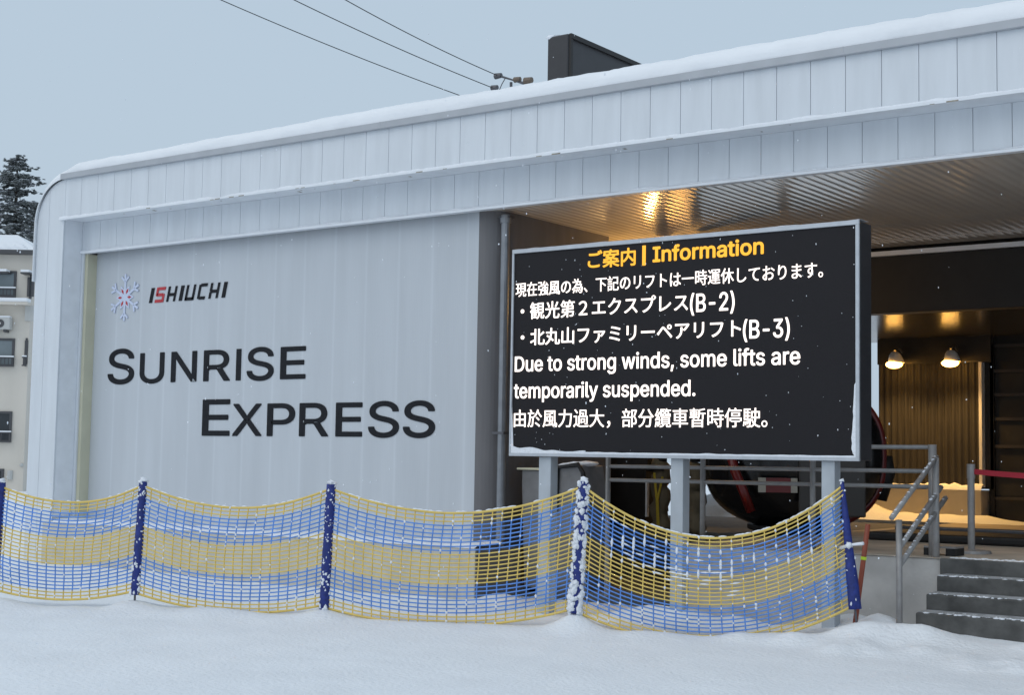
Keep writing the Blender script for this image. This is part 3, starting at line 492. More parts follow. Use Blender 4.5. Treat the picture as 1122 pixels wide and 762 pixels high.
while x < XEND+.05:
    stations.append((x, ZT+.085*min(1, (x-XL-.66)/.3), Vector((0, 1)), .19+.065*min(1, (x+18)/6 if x > -18 else 0))); x += .07
for (x, z, nrm, th) in stations:
    for jv, (y, kk) in enumerate(cross):
        nn = .93 + .08*noise.noise(Vector((x*.8, y*.9, kk)))+.05*noise.noise(Vector((x*4.5, y*3, 2)))+.035*noise.noise(Vector((x*13, y*9, 2)))
        h = th*kk*nn; h += (.34*min(1, max(0, y-YF-1.0)/1.6)*min(1, max(0, x+10.1)/.3) if jv > 7 else 0); yo = y+.018*noise.noise(Vector((x*3.1, kk*3, 4))) if jv else y
        rs_.v.append((x+nrm.x*h, yo, z+nrm.y*h))
nc = len(cross)
rs_.f = [(i*nc+j, (i+1)*nc+j, (i+1)*nc+j+1, i*nc+j+1) for i in range(len(stations)-1) for j in range(nc-1)]; rs_.m = [0]*len(rs_.f)
tag(rs_.build('roof_snow', 'roof_snow', smooth=True, loc=(-10, 14, ZT)), 'thick rounded layer of snow lying along the station roof edge', 'snow')
def ridge_snow(name, x0, x1, y0, y1, z, h, label, step=.05, seed=1):
    m = MB(); xs_ = []; x = x0
    while x < x1: xs_.append(x); x += step
    xs_.append(x1)
    for x in xs_:
        hh = h*(.75+.9*noise.noise(Vector((x*2.3, seed, 0)))+.45*noise.noise(Vector((x*9, seed, 3)))); hh = max(hh, h*.12)
        m.v += [(x, y0, z), (x, lerp(y0, y1, .15), z+hh*.8), (x, lerp(y0, y1, .6), z+hh), (x, y1, z+hh*.9)]
    m.f = [(i*4+j, (i+1)*4+j, (i+1)*4+j+1, i*4+j+1) for i in range(len(xs_)-1) for j in range(3)]; m.m = [0]*len(m.f)
    return tag(m.build(name, 'rime', smooth=True, loc=(x0, y0, z)), label, 'snow')
ridge_snow('ledge_snow', XR0-.05, XEND, YF-.05, YF, ZO-.002, .03, 'thin line of snow on the ledge between the two white roof bands', seed=2)
ridge_snow('trim_snow', XR0+.02, XEND-.1, YI-.045, YI, ZI+.03, .02, 'very thin line of snow on the lowest white trim above the opening', seed=5)
ridge_snow('base_snow', XR0+.06, -10.47, 13.59, YW-.002, Z(-1.05), .055, 'snow lying on the low base ledge below the black lettering wall', seed=9)

# ------------------------------------------------------------------ platform, steps, rails
ZD = Z(-.885)
pf = empty('concrete_platform', (-7.95, 14, 0), 'grey concrete boarding platform under the station roof beside the steps', 'platform')
m = MB(); m.box(-7.95, XEND-.1, 14.0, 14.18, -.2, ZD-.012); m.build('front_face', 'concrete', pf, bevel=.012)
m = MB(); m.box(-7.95, XEND-.1, 14.181, 24.1, -.2, ZD-.012); m.box(-7.97, XEND-.1, 13.985, 24.1, ZD-.01, ZD); m.build('deck_slab', 'deck', pf)
m = MB(); m.box(-12.5, -7.96, 16.9, 22.0, -.1, ZD-.02); m.build('lower_deck', 'step_dark', pf)
m = MB(); m.box(-10.5, -7.97, 14.5, 16.89, -.1, .06); m.build('pit_floor', 'step_dark', pf)
stp = empty('concrete_steps', (-5, 13.2, 0), 'dark wet concrete steps with snowy edges climbing to the platform', 'steps')
fr = [13.985, 13.711, 13.43, 13.16]; zt_ = [ZD, ZD-.153, ZD-.306, ZD-.459]
for i in range(1, 4):
    m = MB(); m.box(-5.0-.0*i, XEND-.2, fr[i], fr[i-1]-.002, -.2, zt_[i]); so_ = m.build('step', 'step_dark', stp, bevel=.015)
    m = MB(); m.box(-4.985, XEND-.21, fr[i]+.035, fr[i-1]-.006, zt_[i]+.0005, zt_[i]+.008); m.build('packed_snow', 'slush', so_)
m = MB(); m.box(-5.06, XEND-.2, fr[0]-.02, fr[0]+.01, -.1, ZD-.001)
m.build('step', 'step_dark', stp, bevel=.01)
m = MB(); rr_ = random.Random(5)
for i in range(4):
    yb = fr[i]; zz = zt_[i]
    for q in range(300):
        x = rr_.uniform(-4.98, -2.5); dy = abs(rr_.gauss(0, .10)); 
        if dy > .24: continue
        m.ball((x, yb+.01+dy, zz), rr_.uniform(.006, .02), 1, 0, .6, (1.6, 1.3, .5))
tag(m.build('snow_dusting', 'rime', stp, smooth=True), kind='stuff')
# second smaller block under the left end of the steps
gr = empty('guard_railing', (-7, 14.2, ZD), 'grey steel railing with three level bars along the platform edge', 'railing')
for x, top in ((-7.80, .198), (-6.5, .198), (-5.22, .215)):
    m = MB(); m.tube([(x, 14.22, ZD-.4 if x > -5.5 else ZD-.01), (x, 14.22, Z(top))], .032 if x < -5.5 else .042, 10); m.build('post', 'zinc', gr, smooth=True)
for zr in (.190, -.050, -.205):
    m = MB(); m.tube([(-9.05, 14.22, Z(zr)-.012), (-5.22, 14.22, Z(zr))], .022, 8); m.build('rail', 'zinc', gr, smooth=True)
m = MB(); m.tube([(-9.03, 14.22, .06), (-9.03, 14.22, Z(.19))], .03, 10); m.build('post', 'zinc', gr, smooth=True)
hr = empty('stair_handrail', (-5.2, 13.2, 0), 'sloping grey steel handrail of three bars beside the steps', 'handrail')
def hp(x, y, X=-5.13):
    d = ray(x, y); q = d*(X/d.x); return Vector((q.x, q.y, q.z+ZC))
m = MB(); b0 = hp(984, 676); t0 = hp(985, 570); m.tube([(b0.x, t0.y, -.1), (b0.x, t0.y, t0.z)], .03, 10); m.build('post', 'zinc', hr, smooth=True)
m = MB(); t1 = hp(1025, 502); m.tube([(t1.x, t1.y, Z(-1.2)), (t1.x, t1.y, t1.z)], .035, 10); m.build('post', 'zinc', hr, smooth=True)
for a_, b_ in (((977,568),(1026,501)), ((985.6,601),(1031,534)), ((985.6,620.6),(1036,546))):
    A, B = hp(*a_), hp(*b_); m = MB(); m.tube([A, lerp(A, B, .5), B], .026, 10)
    o = m.build('rail', 'zinc', hr, smooth=True)
    m = MB()
    for q in range(26):
        t = random.random(); c_ = lerp(A, B, t); m.ball((c_.x, c_.y, c_.z+.024), random.uniform(.008, .016), 1, 0, .5, (1.2, 1.2, .6))
    tag(m.build('snow_crust', 'rime', o, smooth=True), kind='stuff')
# small steel step bracket and platform bits
bx = empty('steel_channel', (-5.2, 14.3, ZD), 'short dark steel channel lying on the platform edge by the handrail post', 'bracket')
m = MB(); A = at(1014, 611, 14.35); B = at(1049, 607, 14.35); zz = ZD
m.box(A.x, B.x, 14.3, 14.55, zz+.075, zz+.095); m.build('top_plate', 'zinc', bx)
for xa_, xb_ in ((A.x, A.x+.05), (B.x-.1, B.x)):
    m = MB(); m.box(xa_, xb_, 14.3, 14.55, zz, zz+.075); m.build('end_block', 'rubber', bx)
# belt barrier
bb = empty('belt_barrier', (-5.1, 15.0, ZD), 'grey barrier post with round foot and red belt pulled to the right', 'barrier')
m = MB(); m.tube([(-5.1, 15, ZD+.02), (-5.1, 15, Z(.02))], .036, 14); m.tube([(-5.1, 15, Z(-.12)), (-5.1, 15, Z(.03))], .042, 14); m.build('post', 'zinc', bb, smooth=False)
m = MB(); m.tube([(-5.1, 15, ZD+.001), (-5.1, 15, ZD+.03), (-5.1, 15, ZD+.045)], [.2, .19, .06], 24); m.build('foot', 'zinc', bb)
m = MB(); n=12
for i in range(n):
    xa, xb = lerp(-5.06, -2.6, i/n), lerp(-5.06, -2.6, (i+1)/n); sg = lambda x: -.05*4*((x+5.06)/2.46)*(1-(x+5.06)/2.46)
    m.add([(xa, 14.985, Z(-.075)+sg(xa)), (xb, 14.985, Z(-.075)+sg(xb)), (xb, 14.985, Z(-.02)+sg(xb)), (xa, 14.985, Z(-.02)+sg(xa)), (xa, 14.992, Z(-.075)+sg(xa)), (xb, 14.992, Z(-.075)+sg(xb)), (xb, 14.992, Z(-.02)+sg(xb)), (xa, 14.992, Z(-.02)+sg(xa))],
          [(0,1,2,3),(7,6,5,4),(3,2,6,7),(1,0,4,5)])
m.build('belt', 'belt_red', bb)
# loading belt: black strip across the platform
lb = empty('loading_carpet', (-5, 17, ZD), 'black rubber loading carpet crossing the platform behind the barrier', 'conveyor')
m = MB(); m.box(-6.9, 1.5, 16.6, 17.7, ZD+.001, ZD+.10); m.build('belt', 'rubber', lb, bevel=.03)
m = MB(); m.box(-7.0, 1.5, 17.72, 17.86, ZD+.001, ZD+.14); m.build('side_rail', 'steel_dark', lb, bevel=.02)
# snow inside against the rear plinth
m = MB(); xs_ = [lerp(-10.2, -7.0, i/60) for i in range(61)]
for x in xs_:
    k_ = max(0, 1-max(0, (x+7.8)/.7)); hh = (.10+.05*noise.noise(Vector((x*3, 1, 0)))+.30*max(0, (-9.3-x)/.9))*k_
    m.v += [(x, 22.7, ZD+.004), (x, 23.2, ZD+hh*.7), (x, 23.7, ZD+hh), (x, 23.76, ZD+hh*.9)]
m.f = [(i*4+j, (i+1)*4+j, (i+1)*4+j+1, i*4+j+1) for i in range(60) for j in range(3)]; m.m = [0]*len(m.f)
tag(m.build('snow_drift', 'snow', smooth=True, loc=(-8.5, 23.4, ZD)), 'lamp-lit snow heaped along the foot of the rear wall', 'snow')
o = ridge_snow('plinth_snow', -10.15, -7.91, 23.75, 23.99, Z(-.38), .11, 'lamp-lit snow on the plinth under the brown corrugated wall', seed=12)

# wall lamps
def lamp(pos, label, energy, spot=False):
    e = empty('wall_lamp', pos, label, 'lamp', 'flood lamps lighting the lift station')
    x, y, z = pos
    m = MB(); prof_ = [(.02, .15), (.06, .135), (.10, .085), (.125, .01), (.135, -.04)]; sides = 18
    vs = []
    for r_, h in prof_:
        for k in range(sides): q = 2*math.pi*k/sides; vs.append((x+r_*math.cos(q), y+r_*math.sin(q)-h*.35, z+h))
    fs = [(i*sides+k, i*sides+(k+1)%sides, (i+1)*sides+(k+1)%sides, (i+1)*sides+k) for i in range(len(prof_)-1) for k in range(sides)]
    m.add(vs, fs); m.build('shade', 'lamp_shade', e, smooth=True)
    m = MB(); m.ball((x-.02, y-.03, z-.07), .125, 2, 0, 0, (1.15, 1, .55)); m.build('bulb', 'lamp_glow', e, smooth=True)
    m = MB(); m.tube([(x, y-.05, z+.16), (x, y+.12, z+.22), (x, y+.28, z+.16)], .02, 8); m.build('bracket', 'steel_dark', e)
    ld = bpy.data.lights.new('lamp_light', 'SPOT' if spot else 'POINT'); ld.energy = energy; ld.color = (1, .56, .17); ld.shadow_soft_size = .10
    lo = bpy.data.objects.new('lamp_light', ld); COL.objects.link(lo); lo.location = (0, -.10, -.16); lo.parent = e
    if spot: ld.spot_size = R(140); ld.spot_blend = .8; lo.rotation_euler = (R(-14), 0, 0)
lamp((-9.30, 23.64, Z(1.772)), 'round flood lamp glowing orange, left of the two on the brown corrugated wall', 130, True)
lamp((-8.34, 23.64, Z(1.772)), 'round flood lamp glowing orange on the brown wall, beside its right end', 130, True)
lamp((-10.36, 17.65, Z(2.50)), 'orange flood lamp high on the inner wall behind the information board', 75)

# ------------------------------------------------------------------ things below and behind the board
cab = empty('equipment_box', (-10.2, 14.9, 0), 'narrow grey box with top edge coloured as if lit standing by the dark side wall', 'box')
A = at(573, 590, 14.5); B = at(592, 590, 14.5)
m = MB(); m.prism([(A.x+.03, .0), (B.x, .0), (B.x, Z(-.13)), (A.x-.03, Z(-.13)), (A.x-.03, Z(-.32))], 14.5, 14.8); m.build('body', 'box_grey', cab, bevel=.01)
m = MB(); m.box(A.x-.08, B.x+.02, 14.46, 14.84, Z(-.125), Z(-.10)); m.build('lid', 'cream_strip', cab)  # light on the top edge is put into the cream colour
cab2 = empty('covered_machine', (-9.8, 14.9, 0), 'grey machine under a dark rimmed cover with snow on top, beside the board post', 'machine')
A = at(611, 590, 14.6); B = at(634, 590, 14.6)
m = MB(); m.prism([(A.x-.06, 0), (B.x+.12, 0), (B.x+.08, Z(-.5)), (B.x+.02, Z(-.06)), (A.x, Z(-.09))], 14.6, 15.1); m.build('body', 'box_grey', cab2, bevel=.02)
m = MB(); m.tube([(A.x-.02, 14.58, Z(-.6)), (A.x, 14.57, Z(-.09)), (B.x+.0, 14.57, Z(-.05)), (B.x+.07, 14.57, Z(-.15)), (B.x+.13, 14.57, Z(-.6))], .03, 8); m.build('rim', 'rubber', cab2)
m = MB(); m.ball((A.x+.12, 14.8, Z(-.06)), .15, 2, 0, .4, (1.4, 1.2, .3)); m.ball((B.x-.05, 14.8, Z(-.04)), .12, 2, 0, .4, (1.4, 1.2, .3)); m.build('snow_cap', 'rime', cab2, smooth=True)
cb = empty('control_cabinet', (-9.9, 17.2, 0), 'tall dark cabinet with brown top standing behind the railing', 'cabinet')
A = at(650, 560, 17.2); B = at(707, 560, 17.2)
m = MB(); m.box(A.x, B.x, 17.2, 17.7, 0, Z(-.12)); m.build('body', 'black_paint', cb, bevel=.01)
m = MB(); m.box(A.x, B.x+.02, 17.22, 17.7, Z(-.118), Z(.5)); m.build('upper_panel', 'corr_brown', cb)
m = MB(); m.box(B.x+.005, B.x+.035, 17.19, 17.24, Z(-.75), Z(-.25)); m.build('edge_strip', 'white_trim', cb)
for (xa, xb, ya, lab, yel) in ((713, 734, 17.0, 'olive tarpaulin wrapped pole tied with yellow straps behind the railing', 1), (752, 772, 16.9, 'tan tarpaulin wrapped pole with ragged side, right of the strapped one', 0)):
    A = at(xa, 560, ya); B = at(xb, 560, ya); cx_ = (A.x+B.x)/2; rad = (B.x-A.x)/2*.85
    wp = empty('wrapped_pole', (cx_, ya, ZD), lab, 'pole')
    pts = [(cx_+.03*math.sin(i*1.3), ya, lerp(ZD-.02, Z(.06 if yel else -.0), i/14)) for i in range(15)]
    m = MB(); m.tube(pts, [rad*(1+.16*math.sin(i*2.1)+.1*random.uniform(-1,1))*(1 if i < 13 else .75) for i in range(15)], 14); m.build('cover', 'tarp', wp, smooth=True)
    m = MB(); m.tube([(cx_, ya, Z(0)), (cx_, ya, Z(3.0))], rad*.7, 12); m.build('pole', 'corr_brown', wp, smooth=True)
    if yel:
        m = MB(); m.tube([(cx_-.02, ya-rad*1.05, Z(-.15)), (cx_+.03, ya-rad*1.12, Z(-.5)), (cx_+.05, ya-rad*1.1, ZD)], .018, 6); m.tube([(cx_+.1, ya-rad*.95, Z(-.2)), (cx_+.04, ya-rad*1.12, Z(-.5)), (cx_+.06, ya-rad*1.1, ZD)], .016, 6); m.build('strap', 'strap_yellow', wp)
        m = MB(); m.tube([(cx_-.14, ya-rad, Z(-.08)), (cx_-.05, ya-rad*1.1, Z(-.10)), (cx_+.05, ya-rad*1.1, Z(-.09)), (cx_+.13, ya-rad, Z(-.10))], [.03, .02, .03, .025], 6); m.build('tie', 'rubber', wp)
# outdoor snow heap seen through the station
m = MB(); A = at(780, 575, 24.5)
m.ball((A.x, 25.2, ZD-.45), .75, 3, 0, .35, (1.5, 1, .95)); tag(m.build('snow_heap', 'snow', smooth=True, loc=(A.x, 25.2, 0)), 'heap of snow outside, seen through the station below the board', 'snow')
# lift cabin behind the board
cx_, cyy = at(868, 503, 17.4).x, 17.4
lc = empty('lift_cabin', (cx_, cyy, ZD+.02), 'rounded black lift cabin with a dark red rim, half hidden behind the board', 'lift cabin', rz=YAW)
def sup(t, n_): c_, s__ = math.cos(t), math.sin(t); return math.copysign(abs(c_)**(2/n_), c_), math.copysign(abs(s__)**(2/n_), s__)
def superell(rx, ry, rz, cz, n_=2.5, nu=40, nv=22, keep=None, push=0):
    m = MB()
    for j in range(nv+1):
        ph = -math.pi/2+math.pi*j/nv; cz_, sz_ = sup(ph, n_)
        for i in range(nu):
            c_, s__ = sup(2*math.pi*i/nu, n_); m.v.append((rx*c_*cz_, ry*s__*cz_, cz+rz*sz_))
    m.f = [(j*nu+i, j*nu+(i+1)%nu, (j+1)*nu+(i+1)%nu, (j+1)*nu+i) for j in range(nv) for i in range(nu)]; m.m = [0]*len(m.f)
    return m
HC = .97
superell(1.15, .8, .93, HC, 2.5).build('shell', 'cab_black', lc, smooth=True)
m = superell(1.08, .82, .86, HC+.02, 2.5); m.f = [f for f in m.f if all(m.v[i][1] < -.35 for i in f)]; m.m = [0]*len(m.f); m.build('window', 'cab_black', lc, smooth=True)
pts = []
for i in range(41):
    q = R(-62)+R(140)*i/40; c_, s__ = sup(q, 2.5); pts.append((1.12*c_*.97, -.30, HC+.93*s__*.97))
m = MB(); m.tube(pts, .06, 8); m.build('frame_ring', 'cab_red', lc, smooth=True)
m = MB(); pts = [(-.92, -.66, HC+.1), (-.86, -.78, HC-.2), (-.76, -.82, HC-.45), (-.66, -.8, HC-.7)]; m.tube(pts, .06, 8); m.build('frame_bar', 'cab_red', lc, smooth=True)
m = MB(); m.box(-.58, -.49, -.86, -.83, HC-.46, HC-.28); m.box(-.18, -.10, -.86, -.83, HC-.46, HC-.28); m.box(-.49, -.18, -.855, -.83, HC-.46, HC-.28, 1); m.build('panel', ['cream', 'cab_red'], lc)
m = MB(); m.box(-.08, .75, -.85, -.81, HC-.75, HC+.1); m.build('door', 'cab_grey', lc, bevel=.03)
m = MB(); m.tube([(1.09, -.2, HC-.55), (1.15, -.2, HC-.2), (1.15, -.2, HC+.02)], [.08, .13, .09], 10); m.build('bumper', 'rubber', lc, smooth=True)
m = MB(); m.tube([(0, 0, HC+.9), (0, 0, HC+1.5), (0, .3, HC+1.9), (0, .3, Z(2.9)-ZD-.02)], .07, 10); m.build('hanger_arm', 'steel_dark', lc, smooth=True)
m = MB(); m.box(-.5, .5, -.5, .5, -.0, .08); m.build('floor_plate', 'rubber', lc, bevel=.02)

# ------------------------------------------------------------------ electronic information board
SX0, SX1, SZ0, SZ1, SY, SD = -9.554, -5.476, Z(.035), Z(2.328), 13.0, .322
ib = empty('information_board', (lerp(SX0, SX1, .5), SY+.1, 0), 'large black electronic information board with lit white and yellow text on grey posts', 'sign')
fw = .036
m = MB(); m.box(SX0+.006, SX1-.006, SY+.03, SY+SD, SZ0+.006, SZ1-.006); m.build('case', 'sign_case', ib, bevel=.01)
m = MB(); m.box(SX0, SX1, SY, SY+.03, SZ1-fw*1.25, SZ1); m.box(SX0, SX1, SY, SY+.03, SZ0, SZ0+fw); m.box(SX0, SX0+fw*.7, SY, SY+.029, SZ0+fw, SZ1-fw*1.25); m.box(SX1-fw, SX1, SY, SY+.029, SZ0+fw, SZ1-fw*1.25)
m.build('frame', 'sign_frame', ib, bevel=.004)
m = MB(); m.box(SX0+fw*.7, SX1-fw, SY+.018, SY+.029, SZ0+fw, SZ1-fw*1.25); scr = m.build('screen', 'sign_face', ib)
LINES = [
 ('led_yellow', 'yellow heading', [('ご案内', 643, 695.6, (671, 272.6, 292.6), .008), ('|', 702.6, 706.6, (705, 268.9, 290.8), .0), ('Information', 714, 836, (716, 269.6, 287.6), .012)]),
 ('led_white', 'first Japanese line', [('現在強風の為、下記のリフトは一時運休しております。', 564, 901, (600, 307.5, 323.3), .001)]),
 ('led_white', 'first bulleted lift name', [('・観光第２エクスプレス', 569.5, 753, (590, 330.8, 349.6), .003), ('(B-2)', 755, 804, (798, 318.6, 343.8), .005)]),
 ('led_white', 'second bulleted lift name', [('・北丸山ファミリーペアリフト', 569.5, 811, (585, 360.2, 378.5), .004), ('(B-3)', 813, 864.5, (858, 347.8, 373.4), .005)]),
 ('led_white', 'first English line', [('Due to strong winds, some lifts are', 563, 876, (670, 386.6, 409.8), .0055)]),
 ('led_white', 'second English line', [('temporarily suspended.', 562, 761, (640, 418.2, 440.5), .0055)]),
 ('led_white', 'Chinese line', [('由於風力過大，部分纜車暫時停駛。', 562, 840, (570, 449.0, 469.0), .001)])]
for mt, lab, segs_ in LINES:
    m = MB()
    for s, xl, xr, (xm, yt, yb), off in segs_:
        X0_, X1_, z0_, z1_ = at(xl, (yt+yb)/2, SY).x+.004, at(xr, (yt+yb)/2, SY).x, at(xm, yb, SY).z, at(xm, yt, SY).z
        if s == '|': m.box(X0_, X1_, SY+.0135, SY+.0175, z0_, z1_)
        else: fit_text(m, s, X0_, X1_, z0_, z1_, SY+.0175, .004, off)
    tag(m.build('text_line', mt, scr), lab)
for i, (xa, xb, by) in enumerate(((590.5, 603.5, 655), (735, 748.5, 665), (900, 914.5, 690))):
    A = at(xa, 505, SY+.06); B = at(xb, 505, SY+.06)
    m = MB(); m.box(A.x, B.x, SY+.06, SY+.20, -.3, SZ0-.001); m.build('post', 'post_grey', ib, bevel=.006)
m = MB()                                     # snow caught inside the lower frame
for x0, x1, h0, h1 in ((SX0+fw*.7, SX0+.75, .075, .02), (SX0+.55, SX0+1.0, .012, .03), (SX0+1.0, SX1-fw, .018, .014)):
    n_ = max(4, int((x1-x0)/.035)); poly = [(x0, SZ0+fw*.9), (x1, SZ0+fw*.9)]
    for i in range(n_+1):
        t = 1-i/n_; x = lerp(x0, x1, t); poly.append((x, SZ0+fw+lerp(h0, h1, t)*(1+.5*noise.noise(Vector((x*6, 0, 1))))))
    m.prism(poly, SY+.004+.001*(x0 == SX0+fw*.7), SY+.0175)
poly = [(SX1-fw*.9, SZ0+fw*.8), (SX1-fw*.9, SZ0+.75)]
for i in range(14):
    z = SZ0+.72-i*.05; poly.append((SX1-fw-.012-.035*(1-(z-SZ0)/.75)*(1+.8*noise.noise(Vector((z*12, 2, 0)))), z))
m.prism(poly, SY+.006, SY+.0172)
poly = [(SX0+fw*.6, SZ0+.6), (SX0+fw*.6, SZ0+fw)]+[(SX0+fw*.7+.03*(1-i/10), SZ0+fw+.05*i) for i in range(11)]
m.prism(poly, SY+.007, SY+.0171)
rr_ = random.Random(11)
for i in range(130):
    x = rr_.uniform(SX0+.05, SX1-.05); z = rr_.uniform(SZ0+.05, SZ1-.06); m.ball((x, SY+.016, z), rr_.uniform(.002, .0055), 1, 0, .4, (1, .6, rr_.choice((1, 1, 2.2))))
tag(m.build('stuck_snow', 'rime', ib), kind='stuff')
ridge_snow('board_snow', SX0, SX1, SY, SY+.25, SZ1, .012, 'thin snow lying along the top edge of the information board', seed=21)

# ------------------------------------------------------------------ safety fence
fe = empty('safety_fence', (-9.4, 11, 0), 'blue and yellow safety net fence sagging between five blue padded posts', 'fence')
ptop = [at(1, 529, 9.29), at(157, 528, 9.96), at(363, 531, 10.76), at(639.5, 528, 11.73), at(922.5, 528, 12.62)]
pbot = [at(-7, 650, 9.29), at(148, 652, 9.96), at(355, 668, 10.76), at(630, 672, 11.73), at(937, 668, 12.62)]
prad = [(.05, .05), (.042, .046), (.048, .050), (.052, .056), (.018, .062)]
plab = ['blue padded post at the left end of the fence', 'slim blue post with few snow flecks', 'blue post with scattered snow flecks', 'blue post crusted with clumps of snow', 'bare blue post leaning left at the right end']
rr_ = random.Random(4)
for i in range(5):
    T, B = ptop[i], pbot[i]
    m = MB(); n_ = 9
    pts = [lerp(B, T, k/n_) for k in range(n_+1)]
    m.tube(pts, [lerp(prad[i][1], prad[i][0], k/n_)*(1+.05*math.sin(k*1.7+i)) for k in range(n_+1)], 12)
    po = tag(m.build('fence_post', 'pad_blue', fe, smooth=True), plab[i])
    m = MB(); d = (B-T).normalized(); m.tube([B-d*.02, B+d*.4], .011, 6); m.build('spike', 'steel_dark', po)
    m = MB(); m.ball(T+Vector((0, 0, .008)), .042 if i != 4 else .02, 2, 0, .9, (1, 1, .75))
    toC = (Vector((0, 0, ZC))-T).normalized(); side = toC.cross(Vector((0, 0, 1))).normalized()
    cnt = (26, 60, 85, 210, 14)[i]
    for q in range(cnt):
        t = rr_.random()**(1.2); c_ = lerp(B, T, t); ra = lerp(prad[i][1], prad[i][0], t)
        a_ = rr_.uniform(-1.5, 1.5)
        if i == 3:
            a_ = rr_.choice((-1, 1))*abs(rr_.gauss(1.0, .33)) if rr_.random() < .85 else a_; sz = rr_.uniform(.008, .026)*(1.25-.4*t)
        else: sz = rr_.uniform(.004, .013)*(1.5 if t < .25 else 1)
        c_ = c_+(toC*math.cos(a_)+side*math.sin(a_))*ra*.97
        m.ball(c_, sz, 1 if i != 3 else 2, 0, .9, (rr_.uniform(.7, 1.3), 1, rr_.uniform(.7, 1.7)))
    tag(m.build('snow_crust', 'rime', po, smooth=True), kind='stuff')
SP = [(.17, .10, 1.0), (.21, .13, 1.0), (.25, .17, 1.0), (.485, .33, 1.0)]
def band(f): return 0 if f < .105 or .365 < f < .635 or f > .905 else 1
for i in range(4):
    dT = (pbot[i]-ptop[i]); dT2 = (pbot[i+1]-ptop[i+1])
    A0, A1 = ptop[i]+dT*.035, ptop[i+1]+dT2*.035
    B0, B1 = ptop[i]+dT*(.985 if i else .97), ptop[i+1]+dT2*.965
    sT, sB, _ = SP[i]
    L = (A1-A0).length; nu = max(12, int(L/.097)); NR = 27
    nrm = Vector((A1.y-A0.y, -(A1.x-A0.x), 0)).normalized()
    def S(u, f):
        sag = lambda s: s*4*u*(1-u)*(1+.12*(u-.5))
        t = lerp(A0, A1, u)-Vector((0, 0, sag(sT))); b = lerp(B0, B1, u)-Vector((0, 0, sag(sB)))
        p_ = lerp(t, b, f)
        edge = min(1, u*8, (1-u)*8)
        wob = (noise.noise(Vector((u*L*1.3, f*2.2, i*7)))*.022+noise.noise(Vector((u*L*5, f*7, i*3)))*.006)*edge
        p_ = p_+nrm*(.05*math.sin(math.pi*f)*edge+wob*1.6)+Vector((0, 0, wob*.35))
        if i == 3 and u > .93: p_ = p_ + nrm*.02*math.sin(f*25)
        return p_
    m = MB(); us = [k/(nu*2) for k in range(nu*2+1)]
    rows = [k/NR for k in range(NR+1)]
    for k, f in enumerate(rows):
        rd_ = .0125 if k in (0, NR) else (.0071 if band(f-.001) else .0071)
        m.tube([S(u, f) for u in us], rd_, 5, 0 if band(f) == 0 else 1)
    for k in range(1, nu):
        u = k/nu
        f0 = 0
        for (fa, fb) in ((0, .105), (.105, .365), (.365, .635), (.635, .905), (.905, 1)):
            mid = (fa+fb)/2; nn_ = max(2, int((fb-fa)*NR*.7))
            m.tube([S(u, lerp(fa, fb, q/nn_)) for q in range(nn_+1)], .0066, 4, band(mid), cap=False)
    no = m.build('net', ['net_yellow', 'net_blue'], fe, smooth=True)
    no['label'] = ['leftmost net panel running out of the photo', 'net panel in front of the beige base wall', 'net panel ending at the snow-crusted post', 'deeply sagging net panel with snowy threads in front of the board posts'][i]
    m = MB()
    for q in range((45, 60, 80, 150)[i]):            # flakes caught on the knots
        u = rr_.randint(1, nu-1)/nu; f = rr_.choice(rows); p_ = S(u, f); m.ball(p_+nrm*.004, rr_.uniform(.006, .014), 1, 0, .5, (1, 1, 1.4))
    for q in range((14, 18, 26, 60)[i]):             # snow on the top rope
        u = rr_.uniform(.05, .95) if i < 3 else rr_.uniform(.2, .95); m.tube([S(u, 0)+Vector((0,0,.012)), S(min(1, u+.012), 0)+Vector((0,0,.015)), S(min(1, u+.026), 0)+Vector((0,0,.012))], [.006, .009, .005], 5)
    if i == 3:
        for k in range(3, nu-2):
            u = k/nu; cen = lerp(.26, .36, abs(u-.42)/.5)-.04
            if u < .12: continue
            for q in range(5):
                fa = cen+rr_.gauss(-.02, .09)*(1.2 if u < .5 else .8); ln = rr_.uniform(.03, .085)
                if rr_.random() < (.92 if .15 < u < .62 else .5)-.1*q and fa > .03:
                    m.tube([S(u, fa)+nrm*.004, S(u, fa+ln/2)+nrm*.006, S(u, fa+ln)+nrm*.004], [.007, .014, .006], 6)
        for q in range(34):                          # and on level threads, left half
            k = rr_.randint(2, 16); u = rr_.uniform(.10, .58); f = rows[min(NR, int(5+u*11)+rr_.randint(-3, 4))]
            m.tube([S(u, f)+Vector((0,0,.005)), S(u+.018, f)+Vector((0,0,.006)), S(u+.036, f)+Vector((0,0,.005))], [.005, .010, .004], 5)
    tag(m.build('caught_snow', 'rime', no, smooth=True), kind='stuff')
# marker pole behind the end post
mk = empty('marker_pole', (-5.5, 13.1, 0), 'thin reddish brown marker pole with lime band behind the right end fence post', 'pole')
A = at(951, 575, 12.95); B = at(938.5, 672, 12.95)
m = MB(); m.tube([B-(A-B)*.15, A], .024, 10); m.build('shaft', 'pole_red', mk, smooth=True)
m = MB(); q = lerp(B, A, .60); m.tube([q, lerp(B, A, .635)], .028, 10); m.build('band', 'band_lime', mk)
m = MB(); a_ = at(921, 601, 12.6); b_ = at(946, 596, 12.55); m.tube([a_, lerp(a_, b_, .5)+Vector((0,0,.01)), b_], [.018, .012, .016], 8)
m.ball(at(930, 598, 12.56), .03, 2, 0, .5); tag(m.build('tie', 'white_trim', fe, smooth=True), 'pale tie knotted round the right end post')

